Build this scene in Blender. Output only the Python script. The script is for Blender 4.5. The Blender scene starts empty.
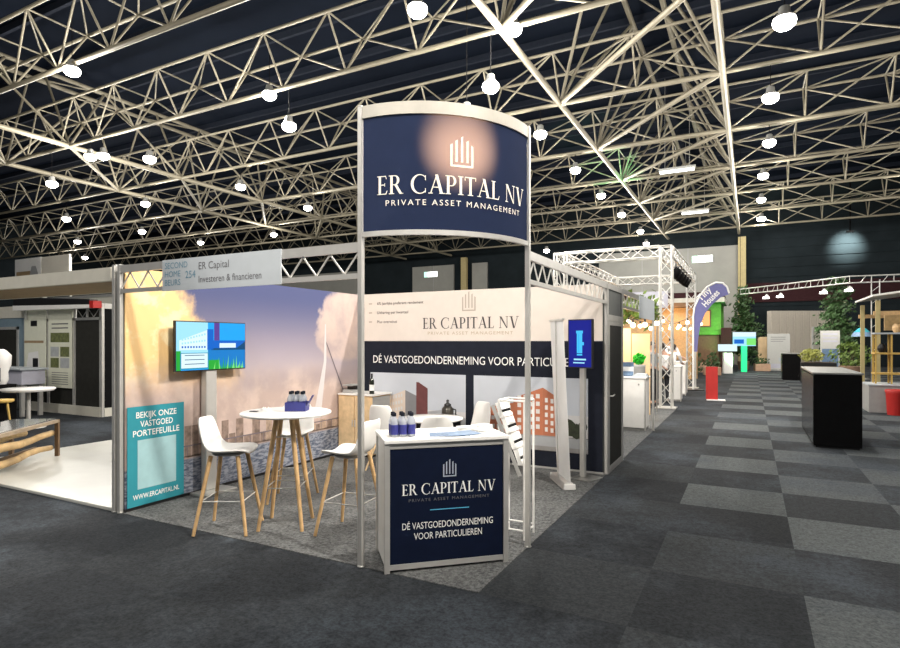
import bpy, math, random
from mathutils import Vector, Matrix
random.seed(7)
SC = bpy.context.scene
COL = SC.collection
PI = math.pi
V3 = Vector

# ------------------------------------------------------------------ camera
CAM = V3((1.671, -3.629, 1.75))
YAW = math.atan2(.4626, .8866)
cd = bpy.data.cameras.new('camera'); cam = bpy.data.objects.new('camera', cd); COL.objects.link(cam)
cam.location = CAM; cam.rotation_euler = (PI/2, 0, YAW)
cd.sensor_width = 36; cd.lens = 36*575/900; cd.shift_y = 17/900; cd.clip_end = 300; cd.clip_start = .05
SC.camera = cam
# ------------------------------------------------------------------ world, exposure
SC.view_settings.view_transform = 'Standard'
SC.view_settings.look = 'None'
SC.view_settings.gamma = 1
SC.view_settings.use_curve_mapping = False
SC.view_settings.exposure = 0.12
w = bpy.data.worlds.new('hall_air'); SC.world = w; w.use_nodes = True
w.node_tree.nodes['Background'].inputs[0].default_value = (.75, .85, 1, 1)
w.node_tree.nodes['Background'].inputs[1].default_value = .05
LAMP_W = 520          # every round roof lamp
LAMP_COL = (1, .955, .90)
ADDED_SPOT_W = 5600         # unseen spotlights added under the roof to brighten the stand

# ------------------------------------------------------------------ materials
def mat(name, c, rough=.6, metal=0, var=.06, scale=9, emit=None, es=1, spec=None):
    m = bpy.data.materials.new(name); m.use_nodes = True
    nt = m.node_tree; b = nt.nodes['Principled BSDF']
    b.inputs['Roughness'].default_value = rough; b.inputs['Metallic'].default_value = metal
    if spec is not None: b.inputs['Specular IOR Level'].default_value = spec
    if emit:
        b.inputs['Base Color'].default_value = (*c, 1)
        b.inputs['Emission Color'].default_value = (*emit, 1); b.inputs['Emission Strength'].default_value = es
    elif var:
        tc = nt.nodes.new('ShaderNodeTexCoord'); n = nt.nodes.new('ShaderNodeTexNoise'); r = nt.nodes.new('ShaderNodeValToRGB')
        n.inputs['Scale'].default_value = scale; n.inputs['Detail'].default_value = 3
        r.color_ramp.elements[0].position = .3; r.color_ramp.elements[1].position = .7
        r.color_ramp.elements[0].color = (*[x*(1-var) for x in c], 1); r.color_ramp.elements[1].color = (*[min(1, x*(1+var)) for x in c], 1)
        nt.links.new(tc.outputs['Object'], n.inputs['Vector']); nt.links.new(n.outputs['Fac'], r.inputs[0]); nt.links.new(r.outputs[0], b.inputs['Base Color'])
    else: b.inputs['Base Color'].default_value = (*c, 1)
    return m

class NT:
    """little node helper"""
    def __init__(s, m): s.t = m.node_tree; s.b = s.t.nodes['Principled BSDF']
    def n(s, typ, **kw):
        x = s.t.nodes.new(typ)
        for k, v in kw.items(): setattr(x, k, v)
        return x
    def l(s, a, b): s.t.links.new(a, b)
    def math(s, op, a, b=0.0):
        x = s.n('ShaderNodeMath', operation=op)
        for i, q in enumerate((a, b)):
            if isinstance(q, (int, float)): x.inputs[i].default_value = q
            else: s.l(q, x.inputs[i])
        return x.outputs[0]
    def mix(s, f, a, b):
        x = s.n('ShaderNodeMix', data_type='RGBA')
        for i, q in ((0, f), (6, a), (7, b)):
            if isinstance(q, (int, float)): x.inputs[i].default_value = q
            elif isinstance(q, tuple): x.inputs[i].default_value = (*q, 1)
            else: s.l(q, x.inputs[i])
        return x.outputs[2]
    def noise(s, vec, scale, detail=3, rough=.5):
        x = s.n('ShaderNodeTexNoise'); x.inputs['Scale'].default_value = scale; x.inputs['Detail'].default_value = detail; x.inputs['Roughness'].default_value = rough
        s.l(vec, x.inputs['Vector']); return x.outputs['Fac']
    def ss(s, x, a, b):
        r = s.n('ShaderNodeMapRange', interpolation_type='SMOOTHSTEP'); s.l(x, r.inputs[0])
        r.inputs[1].default_value = a; r.inputs[2].default_value = b; return r.outputs[0]

M = {}
def mk(k, *a, **kw): M[k] = mat(k, *a, **kw)
mk('white', (.80, .79, .76), .45, var=.03); mk('band_silver', (.42, .40, .35), .5, .1, var=.06); mk('cream', (.80, .76, .66), .45, var=.03)
mk('alu', (.62, .61, .58), .38, .55, var=.05); mk('alu_dark', (.36, .36, .34), .4, .5, var=.05)
mk('truss_paint', (.235, .21, .15), .5, .1, var=.10, scale=1.5)
mk('truss_alu', (.72, .71, .67), .35, .5, var=.06)
mk('navy', (.014, .0165, .026), .8, var=.10, spec=.12); mk('navy_sheen', (.0035, .0075, .024), .7, var=.10, spec=.12)
mk('black', (.008, .008, .009), .45, var=.2); mk('black_gloss', (.006, .006, .007), .22, var=.2); mk('soft_black', (.003, .003, .0035), .85, var=.2, spec=.15)
mk('dark_panel', (.026, .026, .023), .8, spec=.12, var=.12); mk('grey_panel', (.075, .082, .078), .7, var=.08)
mk('wood', (.56, .36, .17), .5, var=.18, scale=14); mk('wood_pale', (.62, .45, .26), .5, var=.14, scale=14); mk('wood_dark', (.13, .075, .035), .6, var=.2)
mk('driftwood', (.30, .23, .155), .7, var=.2); mk('log_wood', (.50, .34, .16), .65, var=.25, scale=6); mk('ply', (.72, .52, .30), .6, var=.08, scale=4); mk('yellow_wood', (.55, .36, .09), .55, var=.15)
mk('teal', (.035, .27, .33), .75, var=.03, spec=.15); mk('teal_pale', (.34, .55, .58), .6, var=.05)
mk('text_white', (.85, .85, .82), .6, var=0); mk('text_grey', (.12, .12, .13), .6, var=0); mk('text_blue', (.13, .27, .36), .6, var=0); mk('text_dark', (.06, .05, .05), .6, var=0); mk('text_bronze', (.45, .35, .24), .6, var=0)
mk('logo_silver', (.42, .46, .54), .5, .2, var=0); mk('logo_taupe', (.42, .36, .30), .6, var=0); mk('line_blue', (.10, .42, .66), .5, var=0)
mk('wall_cloth', (.69, .62, .555), .8, var=.02)
mk('print_grey', (.46, .50, .53), .6, var=.03)
mk('urn', (.07, .065, .055), .3, .5); mk('steel', (.40, .40, .38), .35, .7, var=.05); mk('plastic_grey', (.34, .34, .33), .5, var=.05)
mk('glass', (.9, .95, .97), .05, var=0); M['glass'].node_tree.nodes['Principled BSDF'].inputs['Transmission Weight'].default_value = .9
mk('bottle', (.80, .84, .90), .12, var=0); M['bottle'].node_tree.nodes['Principled BSDF'].inputs['Transmission Weight'].default_value = .55
mk('label_blue', (.045, .05, .26), .45, var=.1); mk('wine_glass', (.012, .016, .010), .15, var=0)
mk('red', (.45, .018, .014), .5, var=.06); mk('red_brick', (.46, .17, .09), .8, var=.12)
mk('paper', (.82, .82, .80), .7, var=.02); mk('paper_blue', (.13, .21, .33), .6, var=.2, scale=20)
mk('skin', (.55, .33, .24), .6, var=.05); mk('hair', (.03, .02, .015), .7, var=.2); mk('shirt', (.80, .79, .78), .8, var=.03); mk('shirt_grey', (.34, .36, .38), .8, var=.05); mk('trousers', (.02, .02, .025), .8, var=.1)
mk('leaf', (.045, .10, .03), .6, var=.4, scale=3); mk('leaf_light', (.14, .22, .04), .6, var=.4, scale=5); mk('leaf_yellow', (.45, .47, .12), .6, var=.3, scale=5); mk('bark', (.12, .085, .055), .9, var=.2)
mk('planter', (.48, .30, .20), .7, var=.1); mk('green_light_tint', (.09, .34, .03), .6, var=.1); mk('green_glow', (.02, .5, .2), .5, emit=(.02, .75, .25), es=.9)  # chalet siding: the green of its lighting is put into the base colour
mk('concrete', (.30, .30, .27), .8, var=.06, scale=1.2); mk('hall_dark', (.016, .022, .025), .9, spec=.08, var=.15, scale=1); mk('maroon', (.04, .016, .018), .9, spec=.1, var=.1); mk('column_paint', (.46, .38, .18), .7, var=.08)
mk('deck', (.006, .009, .016), .9, spec=.05, var=.15, scale=.6); mk('duct', (.016, .02, .03), .8, spec=.1, var=.1)
mk('cladding', (.60, .55, .47), .7, var=.05); mk('awning', (.80, .79, .74), .8, var=.05)
mk('lamp_glow', (1, 1, 1), .5, emit=(1, .96, .88), es=14); mk('tube_glow', (1, 1, 1), .5, emit=(.95, 1, .92), es=3.2); mk('exit_glow', (.3, .8, .6), .5, emit=(.55, 1, .80), es=1.2); mk('exit_white', (1, 1, 1), .5, emit=(.92, 1, .95), es=1.8)
mk('bulb_glow', (1, .9, .7), .5, emit=(1, .84, .56), es=4); mk('warm_window', (.3, .12, .03), .5, emit=(1, .42, .14), es=.9); mk('par_glow', (1, 1, 1), .5, emit=(1, .95, .86), es=8)
mk('flag_cloth', (.16, .16, .36), .8, var=.05); mk('lilac_panel', (.50, .50, .58), .6, var=.05); mk('sky_panel', (.17, .24, .29), .6, var=.05)
mk('beige_board', (.60, .58, .50), .7, var=.04); mk('brown_soffit', (.34, .24, .13), .7, var=.1); mk('poster_white', (.50, .50, .48), .7, var=.03); mk('poster_paper', (.72, .73, .60), .7, var=.03); mk('photo_green', (.14, .16, .06), .7, var=.4, scale=14); mk('photo_sky', (.42, .44, .45), .7, var=.12)
mk('platform', (.62, .62, .57), .3, var=.05, scale=2.5)
# screens and printed picture colours
def scr(k, c, s=1.0): mk(k, (0, 0, 0), .4, emit=c, es=s, spec=.1)
scr('s_sky', (.02, .40, .95)); scr('s_pale', (.38, .80, 1)); scr('s_white', (.75, .95, 1)); scr('s_dark', (.01, .08, .20)); scr('s_blue', (.01, .14, .62)); scr('s_purple', (.12, .06, .32)); scr('s_green', (.03, .42, .05)); scr('s_lime', (.22, .80, .18)); scr('s_water', (.015, .22, .62)); scr('s_teal', (.03, .30, .45))
scr('s_indigo', (.012, .018, .26)); scr('s_cyan', (.07, .55, 1)); scr('s_deep', (.004, .008, .08))
mk('p_sky', (.50, .53, .58), .7, var=.05, scale=2); mk('p_sky_low', (.60, .59, .59), .7, var=.04); mk('p_stone', (.62, .52, .44), .7, var=.05); mk('p_grey', (.20, .20, .21), .7, var=.05); mk('p_mid', (.34, .35, .36), .7, var=.05); mk('p_maroon', (.13, .04, .04), .7, var=.1)
mk('p_brick', (.47, .155, .075), .7, var=.06); mk('p_brick_side', (.42, .14, .07), .7, var=.06); mk('p_win', (.68, .66, .64), .6, var=.04); mk('p_tree', (.030, .036, .018), .7, var=.4, scale=20); mk('p_road', (.26, .25, .24), .7, var=.1)
mk('m_brown', (.25, .18, .145), .8, var=.4, scale=14); mk('m_tan', (.40, .29, .215), .8, var=.4, scale=14); mk('m_cable', (.16, .13, .15), .8, var=.05); mk('m_pylon', (.62, .58, .58), .8, var=.03)

# hall carpet: one metre tiles laid in alternating shades along the aisle
def carpet_mat():
    m = mat('hall_carpet', (.03, .03, .03), .95, var=0, spec=.15); g = NT(m)
    tc = g.n('ShaderNodeTexCoord'); o = tc.outputs['Object']; sp = g.n('ShaderNodeSeparateXYZ'); g.l(o, sp.inputs[0])
    fx = g.math('FLOOR', sp.outputs[0]); fy = g.math('FLOOR', sp.outputs[1])
    par = g.math('FLOORED_MODULO', g.math('ADD', fx, fy), 2.0)
    cmb = g.n('ShaderNodeCombineXYZ'); g.l(fx, cmb.inputs[0]); g.l(fy, cmb.inputs[1])
    wn = g.n('ShaderNodeTexWhiteNoise', noise_dimensions='2D'); g.l(cmb.outputs[0], wn.inputs['Vector'])
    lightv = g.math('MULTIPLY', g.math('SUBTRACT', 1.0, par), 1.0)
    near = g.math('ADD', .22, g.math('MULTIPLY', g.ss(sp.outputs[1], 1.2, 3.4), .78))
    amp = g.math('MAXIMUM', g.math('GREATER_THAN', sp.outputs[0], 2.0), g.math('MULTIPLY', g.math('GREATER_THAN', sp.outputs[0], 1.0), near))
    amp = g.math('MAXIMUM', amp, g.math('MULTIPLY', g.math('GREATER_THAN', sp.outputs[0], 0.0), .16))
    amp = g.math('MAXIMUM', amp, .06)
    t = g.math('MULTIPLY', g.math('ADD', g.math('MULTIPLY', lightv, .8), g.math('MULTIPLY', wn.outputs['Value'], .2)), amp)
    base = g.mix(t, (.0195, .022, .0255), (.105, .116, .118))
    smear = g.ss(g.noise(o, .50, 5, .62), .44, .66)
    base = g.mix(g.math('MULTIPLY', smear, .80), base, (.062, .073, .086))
    fine = g.ss(g.noise(o, 42, 4, .75), .32, .68); sp2 = g.ss(g.noise(o, 16, 4, .7), .3, .7)
    k = g.math('ADD', .48, g.math('ADD', g.math('MULTIPLY', fine, .65), g.math('MULTIPLY', sp2, .40)))
    mu = g.n('ShaderNodeVectorMath', operation='SCALE'); g.l(base, mu.inputs[0]); g.l(k, mu.inputs['Scale'])
    g.l(mu.outputs[0], g.b.inputs['Base Color'])
    bp = g.n('ShaderNodeBump'); bp.inputs['Strength'].default_value = .25; bp.inputs['Distance'].default_value = .004; g.l(fine, bp.inputs['Height']); g.l(bp.outputs[0], g.b.inputs['Normal'])
    return m
M['hall_carpet'] = carpet_mat()
def booth_carpet_mat():
    m = mat('booth_carpet', (.1, .1, .1), .95, var=0, spec=.15); g = NT(m)
    o = g.n('ShaderNodeTexCoord').outputs['Object']
    a = g.noise(o, 30, 5, .85); b = g.noise(o, 3, 4, .6)
    c = g.mix(g.ss(a, .36, .64), (.045, .048, .050), (.180, .184, .182)); c = g.mix(g.math('MULTIPLY', g.ss(b, .4, .7), .3), c, (.16, .16, .155))
    g.l(c, g.b.inputs['Base Color']); return m
M['booth_carpet'] = booth_carpet_mat()
# printed textile: evening clouds over a river (local x = along the wall, z = up)
def mural_mat():
    m = mat('river_print', (.5, .5, .5), .75, var=0); g = NT(m)
    o = g.n('ShaderNodeTexCoord').outputs['Object']; sp = g.n('ShaderNodeSeparateXYZ'); g.l(o, sp.inputs[0])
    Y, Z = sp.outputs[1], sp.outputs[2]
    n1 = g.noise(o, 1.0, 6, .55); n2 = g.noise(o, 2.6, 6, .6); n3 = g.noise(o, 7, 5, .6)
    wob = g.math('ADD', g.math('MULTIPLY', g.math('SUBTRACT', n1, .5), 1.5), g.math('ADD', g.math('MULTIPLY', g.math('SUBTRACT', n2, .5), .9), g.math('MULTIPLY', g.math('SUBTRACT', n3, .5), .45)))
    sky = g.mix(g.ss(Z, 1.0, 2.4), (.49, .41, .42), (.068, .082, .195))
    # warm lit cloud on the left, running down to the middle
    yel = g.math('SUBTRACT', 1.0, g.ss(g.math('ADD', g.math('ADD', Y, wob), g.math('MULTIPLY', g.math('SUBTRACT', Z, 1.6), .9)), 1.0, 1.42))
    c = g.mix(yel, sky, (.90, .60, .27))
    edge = g.math('MULTIPLY', yel, g.ss(n2, .50, .62)); c = g.mix(edge, c, (.95, .76, .44))
    # pale cloud on the right
    d = g.math('ADD', g.math('MULTIPLY', g.math('SUBTRACT', Y, 3.75), .9), g.math('MULTIPLY', wob, .55))
    e = g.math('SUBTRACT', Z, 2.0); r = g.math('ADD', g.math('MULTIPLY', d, d), g.math('MULTIPLY', g.math('MULTIPLY', e, e), 1.7))
    pc = g.math('SUBTRACT', 1.0, g.ss(r, .40, .62)); c = g.mix(pc, c, (.56, .44, .39))
    c = g.mix(g.math('MULTIPLY', pc, g.math('MULTIPLY', g.ss(n2, .35, .75), .8)), c, (.36, .29, .30))
    # mauve haze bank lower down
    hz = g.math('SUBTRACT', 1.0, g.ss(g.math('ADD', Z, g.math('MULTIPLY', wob, .35)), 1.05, 1.55))
    c = g.mix(hz, c, (.47, .36, .32)); c = g.mix(g.math('MULTIPLY', hz, g.ss(n2, .45, .65)), c, (.60, .47, .41))
    gr = g.math('MULTIPLY', g.math('SUBTRACT', 1.0, g.ss(g.math('ABSOLUTE', g.math('SUBTRACT', Z, 1.22)), .0, .25)), g.ss(n1, .42, .6)); c = g.mix(g.math('MULTIPLY', gr, .6), c, (.33, .27, .28))
    # river
    mp = g.n('ShaderNodeMapping'); mp.inputs['Scale'].default_value = (1, 5, 16); g.l(o, mp.inputs[0]); wv = g.noise(mp.outputs[0], 2.2, 4, .6)
    water = g.mix(g.ss(wv, .38, .62), (.07, .09, .14), (.30, .32, .37))
    c = g.mix(g.math('SUBTRACT', 1.0, g.ss(Z, .40, .44)), c, water)
    g.l(c, g.b.inputs['Base Color']); return m
M['river_print'] = mural_mat()
# translucent textile of the curved header
def lit_textile():
    m = mat('lit_textile', (.010, .017, .048), .85, var=.08, spec=.08); g = NT(m)
    tr = g.n('ShaderNodeBsdfTranslucent'); tr.inputs[0].default_value = (.030, .040, .075, 1)
    mx = g.n('ShaderNodeMixShader'); mx.inputs[0].default_value = .35
    out = g.t.nodes['Material Output']; g.l(g.b.outputs[0], mx.inputs[1]); g.l(tr.outputs[0], mx.inputs[2]); g.l(mx.outputs[0], out.inputs[0]); return m
M['lit_textile'] = lit_textile()

# ------------------------------------------------------------------ mesh helpers
class MB:
    def __init__(s): s.v = []; s.f = []; s.m = []; s.s = []; s.T = None
    def add(s, vs, fs, mi=0, sm=False):
        b = len(s.v)
        for q in vs:
            q = V3(q); s.v.append(s.T @ q if s.T else q)
        for q in fs: s.f.append([b+i for i in q]); s.m.append(mi); s.s.append(sm)
        return s
    def box(s, x0, x1, y0, y1, z0, z1, mi=0):
        return s.add([(x, y, z) for z in (z0, z1) for y in (y0, y1) for x in (x0, x1)],
                     [(0, 2, 3, 1), (4, 5, 7, 6), (0, 1, 5, 4), (2, 6, 7, 3), (0, 4, 6, 2), (1, 3, 7, 5)], mi)
    def cyl(s, p, q, r, r2=None, n=8, mi=0, cap=True, sm=True):
        p, q = V3(p), V3(q); r2 = r if r2 is None else r2
        a = (q-p).normalized(); u = a.cross(V3((0, 0, 1)) if abs(a.z) < .95 else V3((1, 0, 0))).normalized(); w_ = a.cross(u)
        vs = []
        for c, rr in ((p, r), (q, r2)):
            for i in range(n):
                t = 2*PI*i/n; vs.append(c+(u*math.cos(t)+w_*math.sin(t))*rr)
        s.add(vs, [(i, (i+1) % n, n+(i+1) % n, n+i) for i in range(n)], mi, sm)
        if cap: s.add(vs, [tuple(range(n))[::-1], tuple(range(n, 2*n))], mi)
        return s
    def tube(s, pts, r, n=8, mi=0):
        for a, b in zip(pts, pts[1:]): s.cyl(a, b, r, n=n, mi=mi)
        return s
    def bar(s, p, q, wd, ht, mi=0):
        """rectangular bar between two points"""
        p, q = V3(p), V3(q); a = (q-p).normalized()
        u = a.cross(V3((0, 0, 1)) if abs(a.z) < .95 else V3((0, 1, 0))).normalized(); w_ = u.cross(a)
        vs = [c+u*(i*wd/2)+w_*(j*ht/2) for c in (p, q) for i, j in ((-1, -1), (1, -1), (1, 1), (-1, 1))]
        return s.add(vs, [(0, 1, 2, 3)[::-1], (4, 5, 6, 7), (0, 1, 5, 4), (1, 2, 6, 5), (2, 3, 7, 6), (3, 0, 4, 7)], mi)
    def lathe(s, prof, n=20, c=(0, 0, 0), mi=0):
        c = V3(c); vs = []
        for r, z in prof:
            for i in range(n): t = 2*PI*i/n; vs.append(c+V3((r*math.cos(t), r*math.sin(t), z)))
        fs = [(k*n+i, k*n+(i+1) % n, (k+1)*n+(i+1) % n, (k+1)*n+i) for k in range(len(prof)-1) for i in range(n)]
        s.add(vs, fs, mi, True)
        if prof[0][0] > 1e-4: s.add(vs[:n], [tuple(range(n))[::-1]], mi)
        if prof[-1][0] > 1e-4: s.add(vs[-n:], [tuple(range(n))], mi)
        return s
    def ball(s, c, r, n=10, mi=0, sz=1):
        k = max(4, n//2+1)
        return s.lathe([(max(1e-5, r*math.sin(PI*i/k)), -r*sz*math.cos(PI*i/k)) for i in range(k+1)], n, c, mi)
    def poly(s, pts, mi=0): return s.add(pts, [tuple(range(len(pts)))], mi)
    def flat(s, uv, fn, mi=0): return s.poly([fn(*p) for p in uv], mi)
    def slab(s, pts, off, mi=0):
        """polygon pts extruded by vector off"""
        n = len(pts); a = [V3(p) for p in pts]; b = [p+V3(off) for p in a]
        s.add(a+b, [tuple(range(n))[::-1], tuple(range(n, 2*n))]+[(i, (i+1) % n, n+(i+1) % n, n+i) for i in range(n)], mi); return s
    def build(s, name, mats, parent=None, loc=None, bev=0, solid=0, sub=0):
        me = bpy.data.meshes.new(name); me.from_pydata(s.v, [], s.f)
        for m in (mats if isinstance(mats, (list, tuple)) else [mats]): me.materials.append(M[m] if isinstance(m, str) else m)
        me.polygons.foreach_set('material_index', s.m); me.polygons.foreach_set('use_smooth', s.s); me.update()
        o = bpy.data.objects.new(name, me); COL.objects.link(o)
        if parent: o.parent = parent
        if loc: o.location = loc
        if solid:
            d = o.modifiers.new('thick', 'SOLIDIFY'); d.thickness = solid; d.offset = 0
        if sub:
            d = o.modifiers.new('smooth', 'SUBSURF'); d.levels = d.render_levels = sub
        if bev:
            d = o.modifiers.new('edge', 'BEVEL'); d.width = bev; d.segments = 2; d.limit_method = 'ANGLE'
        return o
def tag(o, label, cat, group=None, kind=None):
    o['label'] = label; o['category'] = cat
    if group: o['group'] = group
    if kind: o['kind'] = kind
    return o
def thing(name, label, cat, loc=(0, 0, 0), rz=0, group=None):
    o = bpy.data.objects.new(name, None); COL.objects.link(o); o.location = loc; o.rotation_euler = (0, 0, rz); o.empty_display_size = .1
    return tag(o, label, cat, group)
def struct(o, label=None):
    o['kind'] = 'structure'
    if label: o['label'] = label
    return o
def dup(root, loc, rz=None, label=None, group=None):
    r = root.copy(); COL.objects.link(r); r.location = loc
    if rz is not None: r.rotation_euler = (0, 0, rz)
    if label: r['label'] = label
    if group: r['group'] = group
    for ch in list(root.children):
        c = ch.copy(); COL.objects.link(c); c.parent = r
        for g in list(ch.children):
            d = g.copy(); COL.objects.link(d); d.parent = c
    return r
def plane_map(o, u, v, n=.0):
    o, u, v = V3(o), V3(u), V3(v); nn = u.cross(v).normalized()*n
    return lambda a, b: o+u*a+v*b+nn
# ---- lettering
_tc = {}
def sans(s, space=1.0, bold=0.0):
    k = (s, space, bold)
    if k in _tc: return _tc[k]
    def raw(t):
        cu = bpy.data.curves.new('t', 'FONT'); cu.body = t; cu.space_character = space; cu.resolution_u = 3; cu.offset = bold
        ob = bpy.data.objects.new('t', cu); COL.objects.link(ob)
        me = bpy.data.meshes.new_from_object(ob.evaluated_get(bpy.context.evaluated_depsgraph_get()))
        r = ([(q.co.x, q.co.y) for q in me.vertices], [tuple(p.vertices) for p in me.polygons])
        bpy.data.objects.remove(ob); bpy.data.curves.remove(cu); bpy.data.meshes.remove(me); return r
    vs, fs = raw(s); h = max(y for x, y in raw('H')[0]); x0 = min(x for x, y in vs)
    vs = [((x-x0)/h, y/h) for x, y in vs]; _tc[k] = (vs, fs, max(x for x, y in vs)); return _tc[k]
def stroke(p, q, wd):
    """horizontal-width slanted stroke from p (bottom) to q (top)"""
    return [(p[0]-wd/2, p[1]), (p[0]+wd/2, p[1]), (q[0]+wd/2, q[1]), (q[0]-wd/2, q[1])]
def rect(x0, x1, y0, y1): return [(x0, y0), (x1, y0), (x1, y1), (x0, y1)]
def arc(cx, cy, rx, ry, ix, a0, a1, rx2, ry2, n=14):
    q = []
    for i in range(n):
        a, b = [math.radians(a0+(a1-a0)*(i+j)/n) for j in (0, 1)]
        q.append([(cx+rx*math.cos(a), cy+ry*math.sin(a)), (cx+rx*math.cos(b), cy+ry*math.sin(b)), (cx+ix+rx2*math.cos(b), cy+ry2*math.sin(b)), (cx+ix+rx2*math.cos(a), cy+ry2*math.sin(a))])
    return q
def serif(cx, y, wd, up): return [rect(cx-wd/2, cx+wd/2, y, y+.045) if up else rect(cx-wd/2, cx+wd/2, y-.045, y)]
def stem(cx, wd=.135): return [rect(cx-wd/2, cx+wd/2, 0, 1)]+serif(cx, 0, wd+.15, 1)+serif(cx, 1, wd+.15, 0)
GL = {
 'E': (.60, lambda: stem(.15)+[rect(.15, .50, .0, .05), rect(.15, .48, .95, 1), rect(.15, .42, .49, .54), [(.46, .05), (.50, 0), (.56, .2), (.53, .2)], [(.45, .95), (.48, 1), (.52, .82), (.49, .82)], rect(.40, .43, .42, .61)]),
 'R': (.74, lambda: stem(.15)+[rect(.15, .33, .95, 1), rect(.15, .33, .47, .52)]+arc(.32, .735, .24, .265, 0, -90, 90, .11, .215)+[stroke((.64, 0), (.36, .5), .15)]+serif(.66, 0, .2, 1)),
 'C': (.86, lambda: arc(.47, .5, .45, .52, .03, 48, 312, .34, .47, 26)+[rect(.74, .775, .70, .97), rect(.74, .775, .05, .28)]),
 'A': (.84, lambda: [stroke((.12, 0), (.44, 1.02), .05), stroke((.68, 0), (.42, 1.02), .145), rect(.22, .60, .32, .37)]+serif(.12, 0, .22, 1)+serif(.70, 0, .29, 1)),
 'P': (.62, lambda: stem(.15)+[rect(.15, .33, .95, 1), rect(.15, .33, .43, .48)]+arc(.32, .715, .25, .285, 0, -90, 90, .12, .235)),
 'I': (.32, lambda: stem(.16)),
 'T': (.68, lambda: [rect(.2725, .4075, 0, 1), rect(.04, .64, .945, 1), rect(.03, .06, .80, 1), rect(.62, .65, .80, 1)]+serif(.34, 0, .30, 1)),
 'L': (.58, lambda: stem(.15)+[rect(.15, .50, 0, .05), [(.46, .05), (.50, 0), (.56, .22), (.53, .22)]]),
 'N': (.88, lambda: [rect(.12, .165, 0, 1), rect(.70, .745, 0, 1), [(.06, 1), (.24, 1), (.745, 0), (.68, -.02)]]+serif(.14, 0, .22, 1)+serif(.72, 1, .22, 0)),
 'V': (.82, lambda: [stroke((.40, -.02), (.16, 1), .145), stroke((.43, -.02), (.70, 1), .05)]+serif(.15, 1, .29, 0)+serif(.70, 1, .22, 0)),
 ' ': (.32, lambda: [])}
def serif_text(s):
    vs, fs, x = [], [], 0
    for ch in s:
        wd, fn = GL[ch]
        for q in fn(): fs.append(tuple(range(len(vs), len(vs)+len(q)))); vs += [(x+a, b) for a, b in q]
        x += wd+.03
    return vs, fs, x-.03
def icon_shape():
    """house of five upright bars standing in a tray; unit height, width .76"""
    L = [rect(-.38, .38, 0, .065), [(-.38, 0), (-.31, 0), (-.31, .74), (-.38, .69)], [(.31, 0), (.38, 0), (.38, .69), (.31, .74)]]
    for x, h in ((-.18, .88), (0, 1.0), (.18, .88)): L.append([(x-.035, .15), (x+.035, .15), (x+.035, h), (x-.035, h-.05)])
    vs, fs = [], []
    for q in L: fs.append(tuple(range(len(vs), len(vs)+4))); vs += q
    return vs, fs, .76
def decal(name, shape, m, parent, fn, u0, v0, cap, width=None, align='c'):
    """shape's cap height -> cap, optional total width; anchored at (u0, v0 = baseline)"""
    vs, fs, wd = shape; kx = (width/wd) if width else cap
    off = {'c': -wd*kx/2 if shape[0] and min(x for x, y in vs) > -.2 else 0, 'l': 0, 'r': -wd*kx}[align]
    pts = [fn(u0+off+x*kx, v0+y*cap) for x, y in vs]
    c = fn(u0, v0); nn = (fn(u0+.01, v0)-c).cross(fn(u0, v0+.01)-c).normalized()
    if len(set(i for f in fs for i in f)) == sum(len(f) for f in fs):      # separate strokes: lay them over each other like cut vinyl
        for k, f in enumerate(fs):
            for i in f: pts[i] = pts[i]+nn*(.00012*(k % 9))
    b = MB(); b.add(pts, fs); return b.build(name, m, parent)
# ---- places in front of the camera
RV, FV = V3((.8866, .4626, 0)), V3((-.4626, .8866, 0))
def at(px, d, z=0):
    """world point seen in column px at distance d"""
    p = CAM+RV*((px-450)/575*d)+FV*d; return V3((p.x, p.y, z))

# ================================================================== SETTING
struct(MB().box(-62, 30, -16, 46, -.2, 0).build('floor', 'hall_carpet'), 'dark hall carpet with one metre tiles in two greys along the aisle')
b = MB(); b.box(-62, 30, -16, 46, 13.3, 13.5)
for k in range(24): b.box(-62, 30, -15+2.5*k, -14.88+2.5*k, 13.05, 13.3, 1)
struct(b.build('ceiling', ['deck', 'duct']), 'dark steel roof deck above the white trusses')
BY = 44.4
b = MB(); b.box(-62, 30, BY, BY+.3, 0, 13.3)
for k in range(14): b.box(1.6, 30, BY-.06, BY, 3.6+.7*k, 3.66+.7*k)
b.box(1.4, 30, BY-.12, BY, 4.6, 6.0, 1)
for x0, x1 in ((-9.4, .9), (-27.4, -22.9), (-21, -19.5), (-50, -34)): b.box(x0, x1, BY-.2, BY, 0, 8.9, 2)
for x in (-6, -2.6, -25.1): b.box(x, x+.05, BY-.23, BY-.2, 0, 8.9, 3)
struct(b.build('wall_back', ['hall_dark', 'maroon', 'concrete', 'plastic_grey']), 'far hall wall, dark cladding with grey concrete sections')
struct(MB().box(-62.3, -62, -16, 46, 0, 13.3).build('wall_left', 'hall_dark'))
struct(MB().box(30, 30.3, -16, 46, 0, 13.3).build('wall_right', 'hall_dark'))
for x, lab in ((1.15, 'tan steel column against the far wall behind the tall fir'), (-21.6, 'tan steel column at the far wall seen above the company wall')):
    b = MB(); b.box(x-.26, x+.26, 43.6, 44.0, 0, 9.4); b.box(x-.36, x+.36, 43.5, 44.1, 0, .03)
    tag(b.build('column', 'column_paint', bev=.01), lab, 'column', 'tan columns at the far wall', 'structure')
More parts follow.
